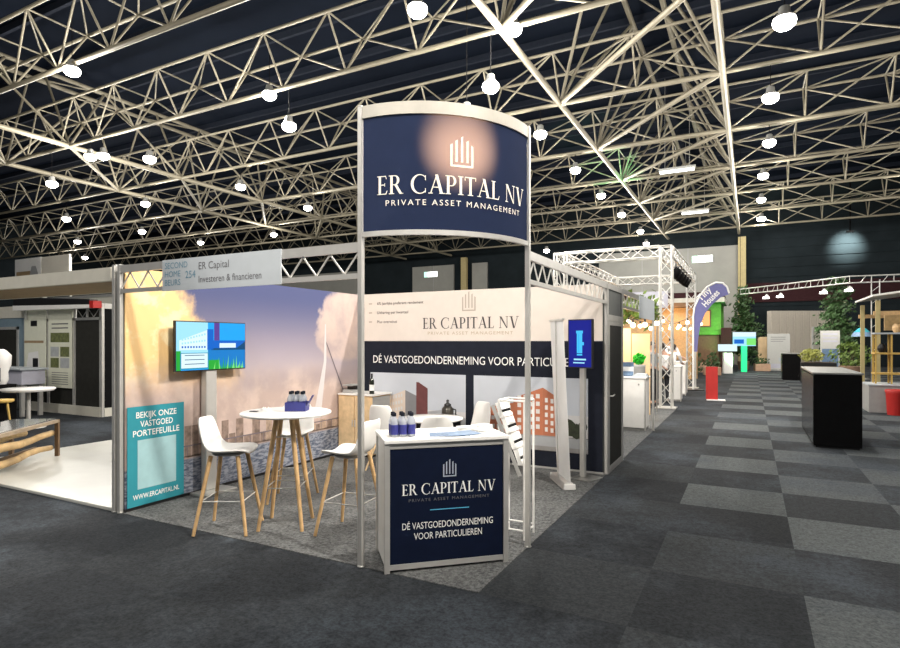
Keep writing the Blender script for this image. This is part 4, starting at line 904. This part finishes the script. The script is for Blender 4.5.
# chalet
r = thing('chalet', 'timber chalet with a lit orange window, green light put into its wall colour', 'building', (-5.6, 32.5, 0))
b = MB(); b.box(0, 5.8, 0, 4, 2.1, 3.95); [b.box(0, 5.8, -.02, 0, 2.12+.26*k, 2.34+.26*k) for k in range(7)]; b.build('upper_wall', 'green_light_tint', r); MB().box(.1, 5.7, .1, 4, 0, 2.1).build('lower_wall', 'wood_dark', r)
MB().box(-.4, 6.0, -.5, 4.3, 3.95, 4.22).build('roof_edge', 'beige_board', r); MB().box(-.3, 5.9, -.3, 4.2, 4.22, 4.55).build('roof', 'maroon', r)
f_ = MB().box(4.0, 5.3, -.05, .02, 2.55, 3.55).build('window_frame', 'wood_dark', r); MB().box(4.08, 5.22, -.06, -.045, 2.63, 3.47).build('pane', 'warm_window', f_)
MB().box(5.82, 6.35, -.3, 0, 0, 2.5).build('door_post', 'maroon', r); MB().box(0, 5.7, -1.1, -.05, 0, .5).build('planter_base', 'planter', r)
ld = bpy.data.lights.new('chalet_light', 'SPOT'); ld.energy = 300; ld.color = (.2, 1, .25); ld.spot_size = 1.6; ld.shadow_soft_size = .1
lo = bpy.data.objects.new('chalet_light', ld); COL.objects.link(lo); lo.location = (1.1, 30.6, .3); lo.rotation_euler = V3((-.25, .4, 1)).to_track_quat('-Z', 'Y').to_euler()
ld = bpy.data.lights.new('roof_uplight', 'SPOT'); ld.energy = 5200; ld.color = (.1, 1, .35); ld.spot_size = .34; ld.spot_blend = .8; ld.shadow_soft_size = .05
lo = bpy.data.objects.new('roof_uplight', ld); COL.objects.link(lo); lo.location = (-.3, 19.5, 4.3); lo.rotation_euler = (V3((-3.75, 23.9, 9.4))-lo.location).to_track_quat('-Z', 'Y').to_euler()
for i, (px, lab) in enumerate(((697, 'round dark shrub before the chalet wall, left of the white kiosk'), (713, 'round dark shrub before the chalet wall beside the white kiosk'))):
    p = at(px, 35.6 if px > 740 else 30.5); bush('shrub', (p.x, p.y, 0), .36, 1.1, lab, 'leaf', 'shrubs before the chalet', n=170, size=.09, seed=40+i)
# warm lit stand left of the chalet
r = thing('wooden_stand', 'warm lit wooden stand wall behind the truss gantry', 'stand', (-3.9, 25.4, 0)); MB().box(-3, 3.4, 0, .1, 0, 3.3).build('back_wall', 'wood', r); MB().box(-3, 3.6, -.9, .2, 3.3, 3.5).build('canopy', 'wood_dark', r); MB().box(-2.5, 3.2, -.7, -.2, 0, 1.0).build('bar', 'wood', r)
ld = bpy.data.lights.new('stand_light', 'POINT'); ld.energy = 70; ld.color = (1, .62, .30); ld.shadow_soft_size = .3
lo = bpy.data.objects.new('stand_light', ld); COL.objects.link(lo); lo.location = (-1.6, 24.2, 2.9)
# screens, kiosk, posters
p = at(744, 32.6); r = thing('screen_totem', 'landscape screen with a blue and yellow picture on a green lit leg', 'screen', (p.x, p.y, 0), .35)
MB().box(-.15, .15, -.05, .05, 0, 1.47).build('leg', 'green_glow', r); MB().box(-.64, .64, -.04, .04, 1.45, 2.27).build('housing', 'black', r)
b = MB(); fs_ = plane_map((0, -.042, 0), (1, 0, 0), (0, 0, 1)); fs2 = plane_map((0, -.044, 0), (1, 0, 0), (0, 0, 1)); b.flat(rect(-.62, .62, 1.47, 2.25), fs_, 0); b.flat(rect(-.62, .62, 2.0, 2.25), fs2, 1); b.flat(rect(-.54, -.02, 1.60, 1.84), fs2, 2); b.flat(rect(.12, .62, 1.52, 1.90), fs2, 3); b.build('display', ['s_pale', 's_white', 's_blue', 's_lime'], r)
p = at(727.5, 31.0); r = thing('info_kiosk', 'white kiosk with a bright slanted screen on top', 'kiosk', (p.x, p.y, 0), .3)
MB().box(-.23, .23, -.12, .12, 0, 1.12).build('body', 'white', r, bev=.01); MB().box(-.47, .47, -.04, .04, 1.2, 1.57).build('screen', 's_white', r); MB().box(-.06, .06, -.03, .03, 1.12, 1.2).build('neck', 'black', r)
def poster(px, d, wd, z0, z1, label, kind):
    p = at(px, d); r = thing('standing_poster', label, 'poster', (p.x, p.y, 0), .25)
    MB().box(-wd/2, wd/2, -.02, .02, z0, z1).build('board', 'poster_white' if kind != 'ply' else 'ply', r); MB().box(-wd/2, wd/2, -.12, .12, 0, .04).build('foot', 'alu', r); MB().box(-.03, .03, .02, .05, .02, z1-.1).build('rear_pole', 'alu', r)
    b = MB(); f1_ = plane_map((0, -.0215, 0), (1, 0, 0), (0, 0, 1))
    if kind == 'text':
        for k in range(3): b.flat(rect(-wd*.35, wd*(.3-.1*(k == 2)), z1-.22-.12*k, z1-.19-.12*k), f1_, 0)
        b.flat(rect(-wd*.4, wd*.1, z0+.08, z0+.35), f1_, 1); b.flat(rect(.0, wd*.4, z0+.5, z0+.7), f1_, 2)
    elif kind == 'photo':
        b.flat(rect(-wd*.42, wd*.42, z0+.1, z0+(z1-z0)*.62), f1_, 3)
        for k in range(3): b.flat(rect(-wd*.38, wd*.38, z1-.20-.16*k, z1-.12-.16*k), f1_, 1)
        b.flat([(-wd*.25, z0+.2), (wd*.1, z0+.2), (wd*.2, z0+.7), (-wd*.05, z0+.8)], plane_map((0, -.0225, 0), (1, 0, 0), (0, 0, 1)), 0)
    if b.v: b.build('print', ['text_grey', 'lilac_panel', 'print_grey', 'paper_blue'], r)
poster(778.5, 34, 1.22, .06, 2.18, 'pale grey info poster behind the small black bar counter', 'text')
poster(830, 26, .78, .06, 2.22, 'tall roll-up poster with a blue grey photo beside the broad fir', 'photo')
poster(762.5, 35.2, .5, .06, 2.0, 'small plain wooden board left of the pale info poster', 'ply')
for i, (px, d, lab) in enumerate(((712, 29.5, 'low terracotta planter box left of the green lit screen leg'), (762, 33.6, 'low terracotta planter box right of the green lit screen leg'))):
    p = at(px, d); r = thing('planter_box', lab, 'planter', (p.x, p.y, 0), .2, 'terracotta planter boxes'); MB().box(-.40, .40, -.25, .25, 0, .42).build('box', 'planter', r, bev=.02); b = MB(); rn = random.Random(i); leaves(b, [V3((rn.uniform(-.36, .36), rn.uniform(-.2, .2), .45+rn.random()*.3)) for _ in range(90)], .09, rn); b.build('plants', 'leaf', r)
bush('potted_plant', tuple(at(851, 24)), .8, .95, 'bushy green plant in a terracotta tub right of the roll-up poster', 'leaf_light', n=380, size=.09, pot=(.42, .7, 'planter'), seed=51)
# corrugated cabin
p = at(771, 40); q = at(834, 40)
r = thing('corrugated_cabin', 'beige corrugated cabin with a white framed door under the dark back wall', 'cabin', (p.x, p.y, 0), .48); L = (q-p).length
b = MB(); b.box(0, L, 0, .5, 0, 3.85); [b.box(.02+.16*k, .09+.16*k, -.03, 0, .05, 3.8) for k in range(int(L/.16))]; b.build('walls', 'cladding', r)
b = MB(); x = L*.64; b.box(x, x+.1, -.07, 0, 0, 2.75); b.box(x+.72, x+.82, -.07, 0, 0, 2.75); b.box(x, x+.82, -.07, 0, 2.65, 2.75); fr_ = b.build('door_frame', 'white', r); MB().box(x+.1, x+.72, -.05, -.01, 0, 2.65).build('door_leaf', 'beige_board', fr_)
# feather flag
p = at(696.5, 20.5); r = thing('feather_flag', 'blue feather flag with white lettering and a white hem beside the far truss tower', 'flag', (p.x, p.y, 0), .42); r.scale = (1.14, 1.14, 1.14)
b = MB(); out = []
for i in range(15): t = i/14; out.append((-.10+1.02*math.sin(t*PI*.62)**1.3 if t > .0 else -.10, 1.6+1.75*t**.75 if t < .72 else 1.6+1.75*(.72**.75)+(.25*(t-.72)/.28 if t < .86 else .25*.5-(t-.86)*1.4)))
pole = [(-.10, 0), (-.10, 2.3), (-.06, 2.6), (.10, 2.95), (.32, 3.22), (.58, 3.36), (.80, 3.34), (.93, 3.22), (.99, 3.02)]
edge = [(.99, 3.02), (.74, 2.90), (.48, 2.68), (.26, 2.40), (.12, 2.05), (.05, 1.6), (.02, 1.2), (-.08, 1.2)]
shape = [(x+.012, z-.02) for x, z in pole[1:]]+edge[1:]
b.slab([(x, -.004, z) for x, z in shape], (0, .008, 0)); b.build('cloth', 'flag_cloth', r)
b = MB(); b.tube([(x, 0, z) for x, z in pole], .03, 8); b.build('pole', 'white', r); MB().box(-.35, .15, -.25, .25, 0, .03).build('base', 'black', r)
def tilt(o, a): c, s = math.cos(a), math.sin(a); return lambda u, v: V3((o[0]+u*c-v*s, -.008, o[1]+u*s+v*c))
decal('lettering', sans('Tiny', 1, .02), 'text_white', r, tilt((.16, 2.66), .80), .30, .10, .20, .50); decal('lettering', sans('Houses', 1, .02), 'text_white', r, tilt((.16, 2.66), .80), .34, -.14, .19, .62)
# ladder truss with lamps across the far right
A_ = V3((1.2, 31.6, 4.3)); Bm = V3((5.4, 25.7, 4.2)); Cc = V3((9.2, 25.9, 4.2))
r = thing('ladder_truss', 'thin ladder truss on legs spanning above the firs at right', 'truss')
for p_, q_ in ((A_, Bm), (Bm, Cc)):
    b = MB(); up = V3((0, 0, .14)); b.cyl(p_, q_, .03, n=6); b.cyl(p_+up*2, q_+up*2, .03, n=6); n = int((q_-p_).length/.35)
    for k in range(n): b.cyl(p_.lerp(q_, k/n), p_.lerp(q_, (k+(.5 if k % 2 else 0))/n)+up*2, .014, n=4)
    b.build('beam', 'truss_alu', r)
MB().cyl(A_, (A_.x, A_.y, 13.3), .012, n=5).build('hanger', 'soft_black', r)
for q_ in (V3((6.3, 25.75, 4.2)), Cc): b = MB(); [b.cyl((q_.x+dx, q_.y, 0), (q_.x+dx, q_.y, q_.z+.1), .025, n=6) for dx in (-.14, .14)]; [b.cyl((q_.x-.14, q_.y, .3+.5*k), (q_.x+.14, q_.y, .55+.5*k), .012, n=4) for k in range(8)]; b.build('leg', 'alu', r)
for i, (f, lab) in enumerate(((.28, 'small white floodlight under the ladder truss, left one'), (.42, 'small white floodlight under the ladder truss, second from left'), (.80, 'small white floodlight beside the broad fir tip'), (.99, 'bright floodlight at the bend of the ladder truss'))):
    p = A_.lerp(Bm, f); r = thing('floodlight', lab, 'lamp', p, 0, 'floodlights under the ladder truss')
    MB().box(-.015, .015, -.015, .015, -.25, 0).build('bracket', 'black', r); b = MB(); b.slab([(-.16, -.06, -.36), (.20, -.06, -.36), (.12, -.06, -.18), (.04, -.06, -.12)], (0, .12, 0)); b.build('body', 'white', r); MB().box(-.13, .15, -.09, -.06, -.36, -.27).build('lens', 'par_glow', r)
    ld = bpy.data.lights.new('flood_beam', 'SPOT'); ld.energy = 200; ld.color = (1, .95, .85); ld.spot_size = 2.2; ld.spot_blend = .6; ld.shadow_soft_size = .12
    lo = bpy.data.objects.new('flood_beam', ld); COL.objects.link(lo); lo.parent = r; lo.location = (0, .15, -.42); lo.rotation_euler = V3((0, .75, -1)).to_track_quat('-Z', 'Y').to_euler()
r = thing('wall_washer', 'lamp washing the dark far wall with light above the ladder truss', 'lamp', (7.6, BY-1.6, 9.0)); MB().box(-.2, .2, -.1, .1, 0, .12).build('body', 'black', r); MB().cyl((0, 0, .12), (0, 0, 5.1), .05, n=6).build('rod', 'soft_black', r)
ld = bpy.data.lights.new('wall_light', 'SPOT'); ld.energy = 2000; ld.color = (.92, 1, .95); ld.spot_size = 1.45; ld.spot_blend = 1; ld.shadow_soft_size = .1
lo = bpy.data.objects.new('wall_light', ld); COL.objects.link(lo); lo.parent = r; lo.location = (0, .1, -.1); lo.rotation_euler = V3((0, .9, -.3)).to_track_quat('-Z', 'Y').to_euler()
# pergola display at the right edge
r = thing('pergola', 'timber pergola with a slanting off-white awning at the right edge', 'pergola', (4.75, 15.6, 0))
for x, y in ((0, 0), (2.6, 0), (0, 2.4), (2.6, 2.4)): MB().box(x-.05, x+.05, y-.05, y+.05, 0, 2.85).build('post', 'column_paint', r)
for y in (0, 2.4): MB().box(-.1, 2.7, y-.04, y+.04, 2.45, 2.56).build('cross_beam', 'wood', r)
b = MB(); b.slab([(-.15, -.25, 2.95), (2.8, -.25, 3.35), (2.8, 2.7, 3.35), (-.15, 2.7, 2.95)], (0, 0, .05)); b.build('awning', 'awning', r)
MB().box(.3, 2.4, .9, 1.0, 2.05, 2.5).build('sign_board', 'log_wood', r)
r = thing('display_plinth', 'grey low plinth carrying the yellow timber shelf at the right edge', 'plinth', (4.25, 13.6, 0)); MB().box(0, 3.2, 0, 1.0, 0, .66).build('body', 'plastic_grey', r, bev=.01); MB().box(-.02, 3.22, -.02, 1.02, .66, .69).build('top', 'print_grey', r)
r = thing('timber_shelf', 'yellow timber shelf rack with steel upright standing on the grey plinth', 'shelf', (4.45, 14.0, .69))
for x, m in ((0, 'yellow_wood'), (.32, 'yellow_wood'), (.62, 'alu'), (1.15, 'yellow_wood')):
    for y in (0, .35): MB().box(x-.018, x+.018, y-.018, y+.018, 0, 1.25).build('upright', m, r)
for z in (.25, .75, 1.25): MB().box(-.03, 1.2, -.05, .4, z-.02, z+.02).build('board', 'yellow_wood' if z < 1 else 'print_grey', r)
for i, (x, z, m) in enumerate(((.15, .77, 'black'), (.85, .77, 'red_brick'), (.45, 1.27, 'wood'))):
    o = thing('vase', f'small {["black", "terracotta", "wooden"][i]} pot on the yellow timber shelf', 'vase', (4.45+x, 14.15, .69+z+.003), 0, 'pots on the timber shelf'); MB().lathe([(.06, 0), (.10, .08), (.09, .16), (.05, .20), (.06, .22)], 14).build('body', m, o)
r = thing('red_tub', 'bright red tub at the foot of the grey plinth on the right edge', 'tub', (4.72, 13.3, 0)); MB().lathe([(.16, 0), (.19, .5), (.21, .58), (.19, .60), (.17, .58)], 20).build('body', 'red', r)
p = at(862, 26); r = thing('parasol', 'blue and green striped sunshade behind the broad fir', 'parasol', (p.x, p.y, 0)); MB().cyl((0, 0, 0), (0, 0, 2.4), .03).build('pole', 'white', r)
b = MB(); b.lathe([(.42, 1.95), (.32, 2.15)], 12, mi=0); b.lathe([(.32, 2.15), (.16, 2.3), (1e-4, 2.40)], 12, mi=1); b.build('canopy', ['s_blue' if 0 else 'paper_blue', 'teal'], r); MB().lathe([(.3, 0), (.3, .06), (.05, .10)], 14).build('base', 'alu_dark', r)

# ================================================================== STANDS AT LEFT
tag(MB().box(-8.16, -4.13, .0, 2.5, 0, .035).build('display_platform', 'platform', bev=.006), 'glossy off-white platform floor left of the mural wall', 'platform')
r = thing('canopy', 'beige boarded canopy with brown underside over the white platform', 'canopy', (-4.1, 0, 0))
b = MB(); b.box(-7, -.06, 0, .06, 2.37, 2.51); b.build('front_board', 'beige_board', r); MB().box(-7, -.06, .06, 1.1, 2.40, 2.44).build('soffit', 'brown_soffit', r); MB().box(-7, -.06, 1.1, 1.16, 2.40, 2.5).build('rear_board', 'beige_board', r)
for x, y in ((-.10, 1.13), (-6.9, 1.13), (-6.9, .03)): MB().box(x-.03, x+.03, y-.03, y+.03, .035 if x > -4 else 0, 2.4).build('post', 'beige_board', r)
# rustic log table
r = thing('log_table', 'rustic low table of brown bars and logs with a glass top on the white platform', 'table', (-7.5, 1.27, .035), math.atan2(.804, -.594))
for y in (-.0, .62):
    for x in ((0, -1.7) if y < .1 else (0, -.62, -1.7)): MB().box(x-.025, x+.025, y-.025, y+.025, 0, .545).build('leg', 'wood_dark', r)
b = MB(); b.box(-1.72, .025, -.025, .025, .50, .545); b.box(-1.72, .025, .595, .645, .50, .545); b.box(-.025, .025, -.025, .645, .50, .545); b.build('top_frame', 'driftwood', r); MB().box(-1.7, 0, .02, .60, .545, .56).build('glass_top', 'glass', r)
MB().box(-1.7, .02, .29, .33, .10, .14).build('lower_rail', 'wood_dark', r)
for i, (y, z, rr_) in enumerate(((.08, .33, .06), (.45, .34, .06), (.10, .13, .055))):
    b = MB(); pts = [(-1.68+.28*k, y+.02*math.sin(k*1.7), z+.015*math.sin(k*1.3+i)) for k in range(7)]
    for k, (p_, q_) in enumerate(zip(pts, pts[1:])): b.cyl(p_, q_, rr_*(1-.05*k), rr_*(1-.05*(k+1)), 10)
    b.build('log', 'log_wood', r)
# black panel stand behind
LY = 4.4
r = thing('black_panel_wall', 'black panelled stand wall with aluminium posts behind the white platform', 'wall', (-11.56, LY, 0))
XS = [0, -1.06, -2.14, -3.19]
for k in range(3): MB().box(XS[k+1]+.05, XS[k]-.05, -.01, .02, .22, 2.24).build('panel', 'dark_panel', r)
for x in XS: MB().box(x-.05, x+.05, -.03, .03, 0, 2.62).build('post', 'alu', r)
b = MB(); b.box(XS[-1], 0, -.03, .03, 2.52, 2.62); b.box(XS[-1], 0, -.03, .03, 2.24, 2.30); b.build('rail', 'alu', r); MB().box(XS[-1], 0, -.05, .05, .0, .22).build('plinth', 'beige_board', r)
MB().box(-.98, -.05, .0, .015, 2.30, 2.52).build('transom', 'dark_panel', r)
b = MB(); [b.bar((-.95+.22*k, -.012, 2.31 if k % 2 else 2.51), (-.73+.22*k, -.012, 2.51 if k % 2 else 2.31), .012, .012) for k in range(4)]; b.build('zigzag_lattice', 'truss_alu', r)
b = MB(); b.box(-.01, .01, .05, 4.0, .2, 2.5); b.build('side_panel', 'soft_black', r); MB().box(-.03, .03, .05, 4.0, 0, .2).build('side_plinth', 'beige_board', r); MB().box(-.03, .03, .05, 4, 2.5, 2.62).build('side_rail', 'alu', r)
for i, (x0, x1, lab) in enumerate(((XS[2]+.06, XS[1]-.03, 'tall cream poster with four landscape photos on the black panels'), (XS[3]+.03, XS[2]-.05, 'tall cream poster picturing a white wash basin, left of the photo poster'))):
    r = thing('hanging_poster', lab, 'poster', (-11.56, LY-.05, 0), 0, 'cream posters on the black panels'); z0, z1 = .62, 2.58
    MB().box(x0, x1, -.006, .006, z0, z1).build('sheet', 'poster_paper', r); b = MB(); f1_ = plane_map((0, -.0075, 0), (1, 0, 0), (0, 0, 1)); wd = x1-x0
    if i == 0:
        b.flat(rect(x0+.10*wd, x1-.10*wd, 1.72, 1.95), f1_, 0)
        for q in range(2):
            for s in range(2): b.flat(rect(x0+wd*(.10+.42*q), x0+wd*(.46+.44*q), 1.10+.27*s, 1.34+.27*s), f1_, (q+s) % 2)
        for k in range(6): b.flat(rect(x0+wd*.15, x1-wd*.15, .70+.055*k, .715+.055*k), f1_, 2)
        for k in range(2): b.flat(rect(x0+wd*.15, x1-wd*.15, 2.05+.1*k, 2.08+.1*k), f1_, 2)
    else:
        b.flat(rect(x0+.3*wd, x0+.6*wd, 2.12, 2.26), f1_, 3); b.flat(rect(x0, x1-.1*wd, 1.70, 1.76), f1_, 4); b.flat([(x0+.05*wd, .9), (x0+.75*wd, .9), (x0+.65*wd, 1.5), (x0+.2*wd, 1.45)], f1_, 5); b.flat(rect(x0+.4*wd, x0+.65*wd, .95, 1.32), plane_map((0, -.0085, 0), (1, 0, 0), (0, 0, 1)), 3); b.flat(rect(x0+.7*wd, x1, .85, 1.05), f1_, 0)
    b.build('print', ['photo_green', 'photo_sky', 'text_grey', 'black', 'brown_soffit', 'paper'], r)
r = thing('blue_panel_wall', 'blue grey stand wall with a dark door panel at the left edge', 'wall', (-15.0, LY, 0)); MB().box(-4, .2, .02, .06, 0, 2.35).build('panel', 'sky_panel', r)
b = MB(); b.box(-1.15, -1.08, -.01, .03, 0, 2.12); b.box(-.20, -.13, -.01, .03, 0, 2.12); b.box(-1.15, -.13, -.01, .03, 2.05, 2.12); fr_ = b.build('door_frame', 'alu', r); MB().box(-1.08, -.20, 0, .025, 0, 2.05).build('door_leaf', 'dark_panel', fr_); MB().box(-4, .2, .0, .06, 2.35, 2.65).build('upper_panel', 'beige_board', r)
r = thing('sign_bar', 'long black and white sign bar with a red end above the black panels', 'sign', (-11.35, LY-.25, 2.60)); b = MB(); b.slab([(-3.5, 0, .04), (-.25, 0, -.02), (-.25, 0, .10), (-3.5, 0, .26)], (0, .18, 0)); b.build('black_bar', 'black', r); b = MB(); b.slab([(-3.5, -.01, -.08), (-.25, -.01, -.10), (-.25, -.01, -.02), (-3.5, -.01, .04)], (0, .16, 0)); b.build('white_edge', 'white', r); MB().box(-.25, -.10, -.012, .18, -.10, .06).build('red_end', 'red', r)
b = MB(); [b.box(x, x+.03, .12, .16, -.3, .0) for x in (-3.2, -.6)]; b.build('bracket', 'alu', r)
r = thing('beige_stand_wall', 'pale board wall rising behind the black panel stand', 'wall', (-18, 8.6, 0)); MB().box(-6, 6.2, 0, .1, 0, 3.3).build('board', 'beige_board', r); MB().box(-6, 6.2, -.02, .12, 3.3, 3.38).build('coping', 'alu', r)
r = thing('light_poster', 'bright framed photo banner above the beige canopy at far left', 'poster', (-24.46, 9.2, 4.2)); MB().box(-.96, .96, 0, .08, 0, .92).build('panel', 'paper', r); [MB().box(x-.04, x+.04, .08, .14, -4.2, .8).build('support', 'alu', r) for x in (-.9, .9)]; b = MB(); f1_ = plane_map((0, -.004, 0), (1, 0, 0), (0, 0, 1)); b.flat(rect(-.85, .2, .15, .40), f1_, 0); b.flat([(.1, .15), (.85, .12), (.6, .58), (.3, .58)], f1_, 1); b.build('print', ['brown_soffit', 'p_mid'], r)
r = thing('light_poster', 'plain cream banner panel beside the photo banner at far left', 'poster', (-22.51, 9.2, 4.2)); MB().box(-.96, .96, 0, .08, 0, .90).build('panel', 'cream', r); [MB().box(x-.04, x+.04, .08, .14, -4.2, .8).build('support', 'alu', r) for x in (-.85, .85)]
# lilac counter, white table, machine and yellow stools at the left edge
r = thing('reception_desk', 'pale lilac desk in front of the blue panels', 'desk', (-14.1, 3.5, 0)); MB().box(-2.4, 1.0, 0, .5, .74, 1.08).build('front', 'lilac_panel', r, bev=.01); [MB().box(x-.04, x+.04, y-.04, y+.04, 0, .74).build('leg', 'alu', r) for x in (-2.3, .9) for y in (.06, .44)]; MB().box(-2.45, 1.05, -.05, .55, 1.08, 1.12).build('top', 'print_grey', r)
r = thing('white_table', 'round white standing table before the lilac desk', 'table', (-11.25, 2.73, 0)); MB().lathe([(.43, .74), (.46, .77), (.46, .80), (1e-4, .81)], 28).build('tabletop', 'white', r); MB().cyl((0, 0, .03), (0, 0, .74), .04).build('column', 'alu', r); MB().lathe([(.3, 0), (.3, .02), (.05, .05)], 20).build('base', 'alu', r)
r = thing('statuette', 'white rounded figure on a black stand at the left picture edge', 'figure', (-12.15, 2.65, 0))
MB().box(-.2, .2, -.2, .2, 0, .85).build('stand', 'soft_black', r); b = MB(); b.lathe([(.10, .85), (.14, .95), (.13, 1.1), (.18, 1.25), (.19, 1.45), (.10, 1.55), (.05, 1.58)], 16); b.build('body', 'sky_panel' if 0 else 'white', r); MB().box(.0, .22, -.2, -.1, .92, 1.2).build('nozzle', 'black', r)
for i, (x, y, lab) in enumerate(((-10.7, 2.0, 'yellow and black stool nearest the round white table'), (-11.35, 1.75, 'yellow and black stool cut by the left picture edge'))):
    r = thing('yellow_stool', lab, 'stool', (x, y, 0), .4*i, 'yellow and black stools'); MB().lathe([(.16, .60), (.20, .62), (.20, .66), (1e-4, .67)], 20).build('seat', 'yellow_wood', r)
    for k in range(4): t = k*PI/2+.5; MB().cyl((.11*math.cos(t), .11*math.sin(t), .61), (.2*math.cos(t), .2*math.sin(t), 0), .022, .018, 8).build('leg', 'black' if k % 2 else 'yellow_wood', r)
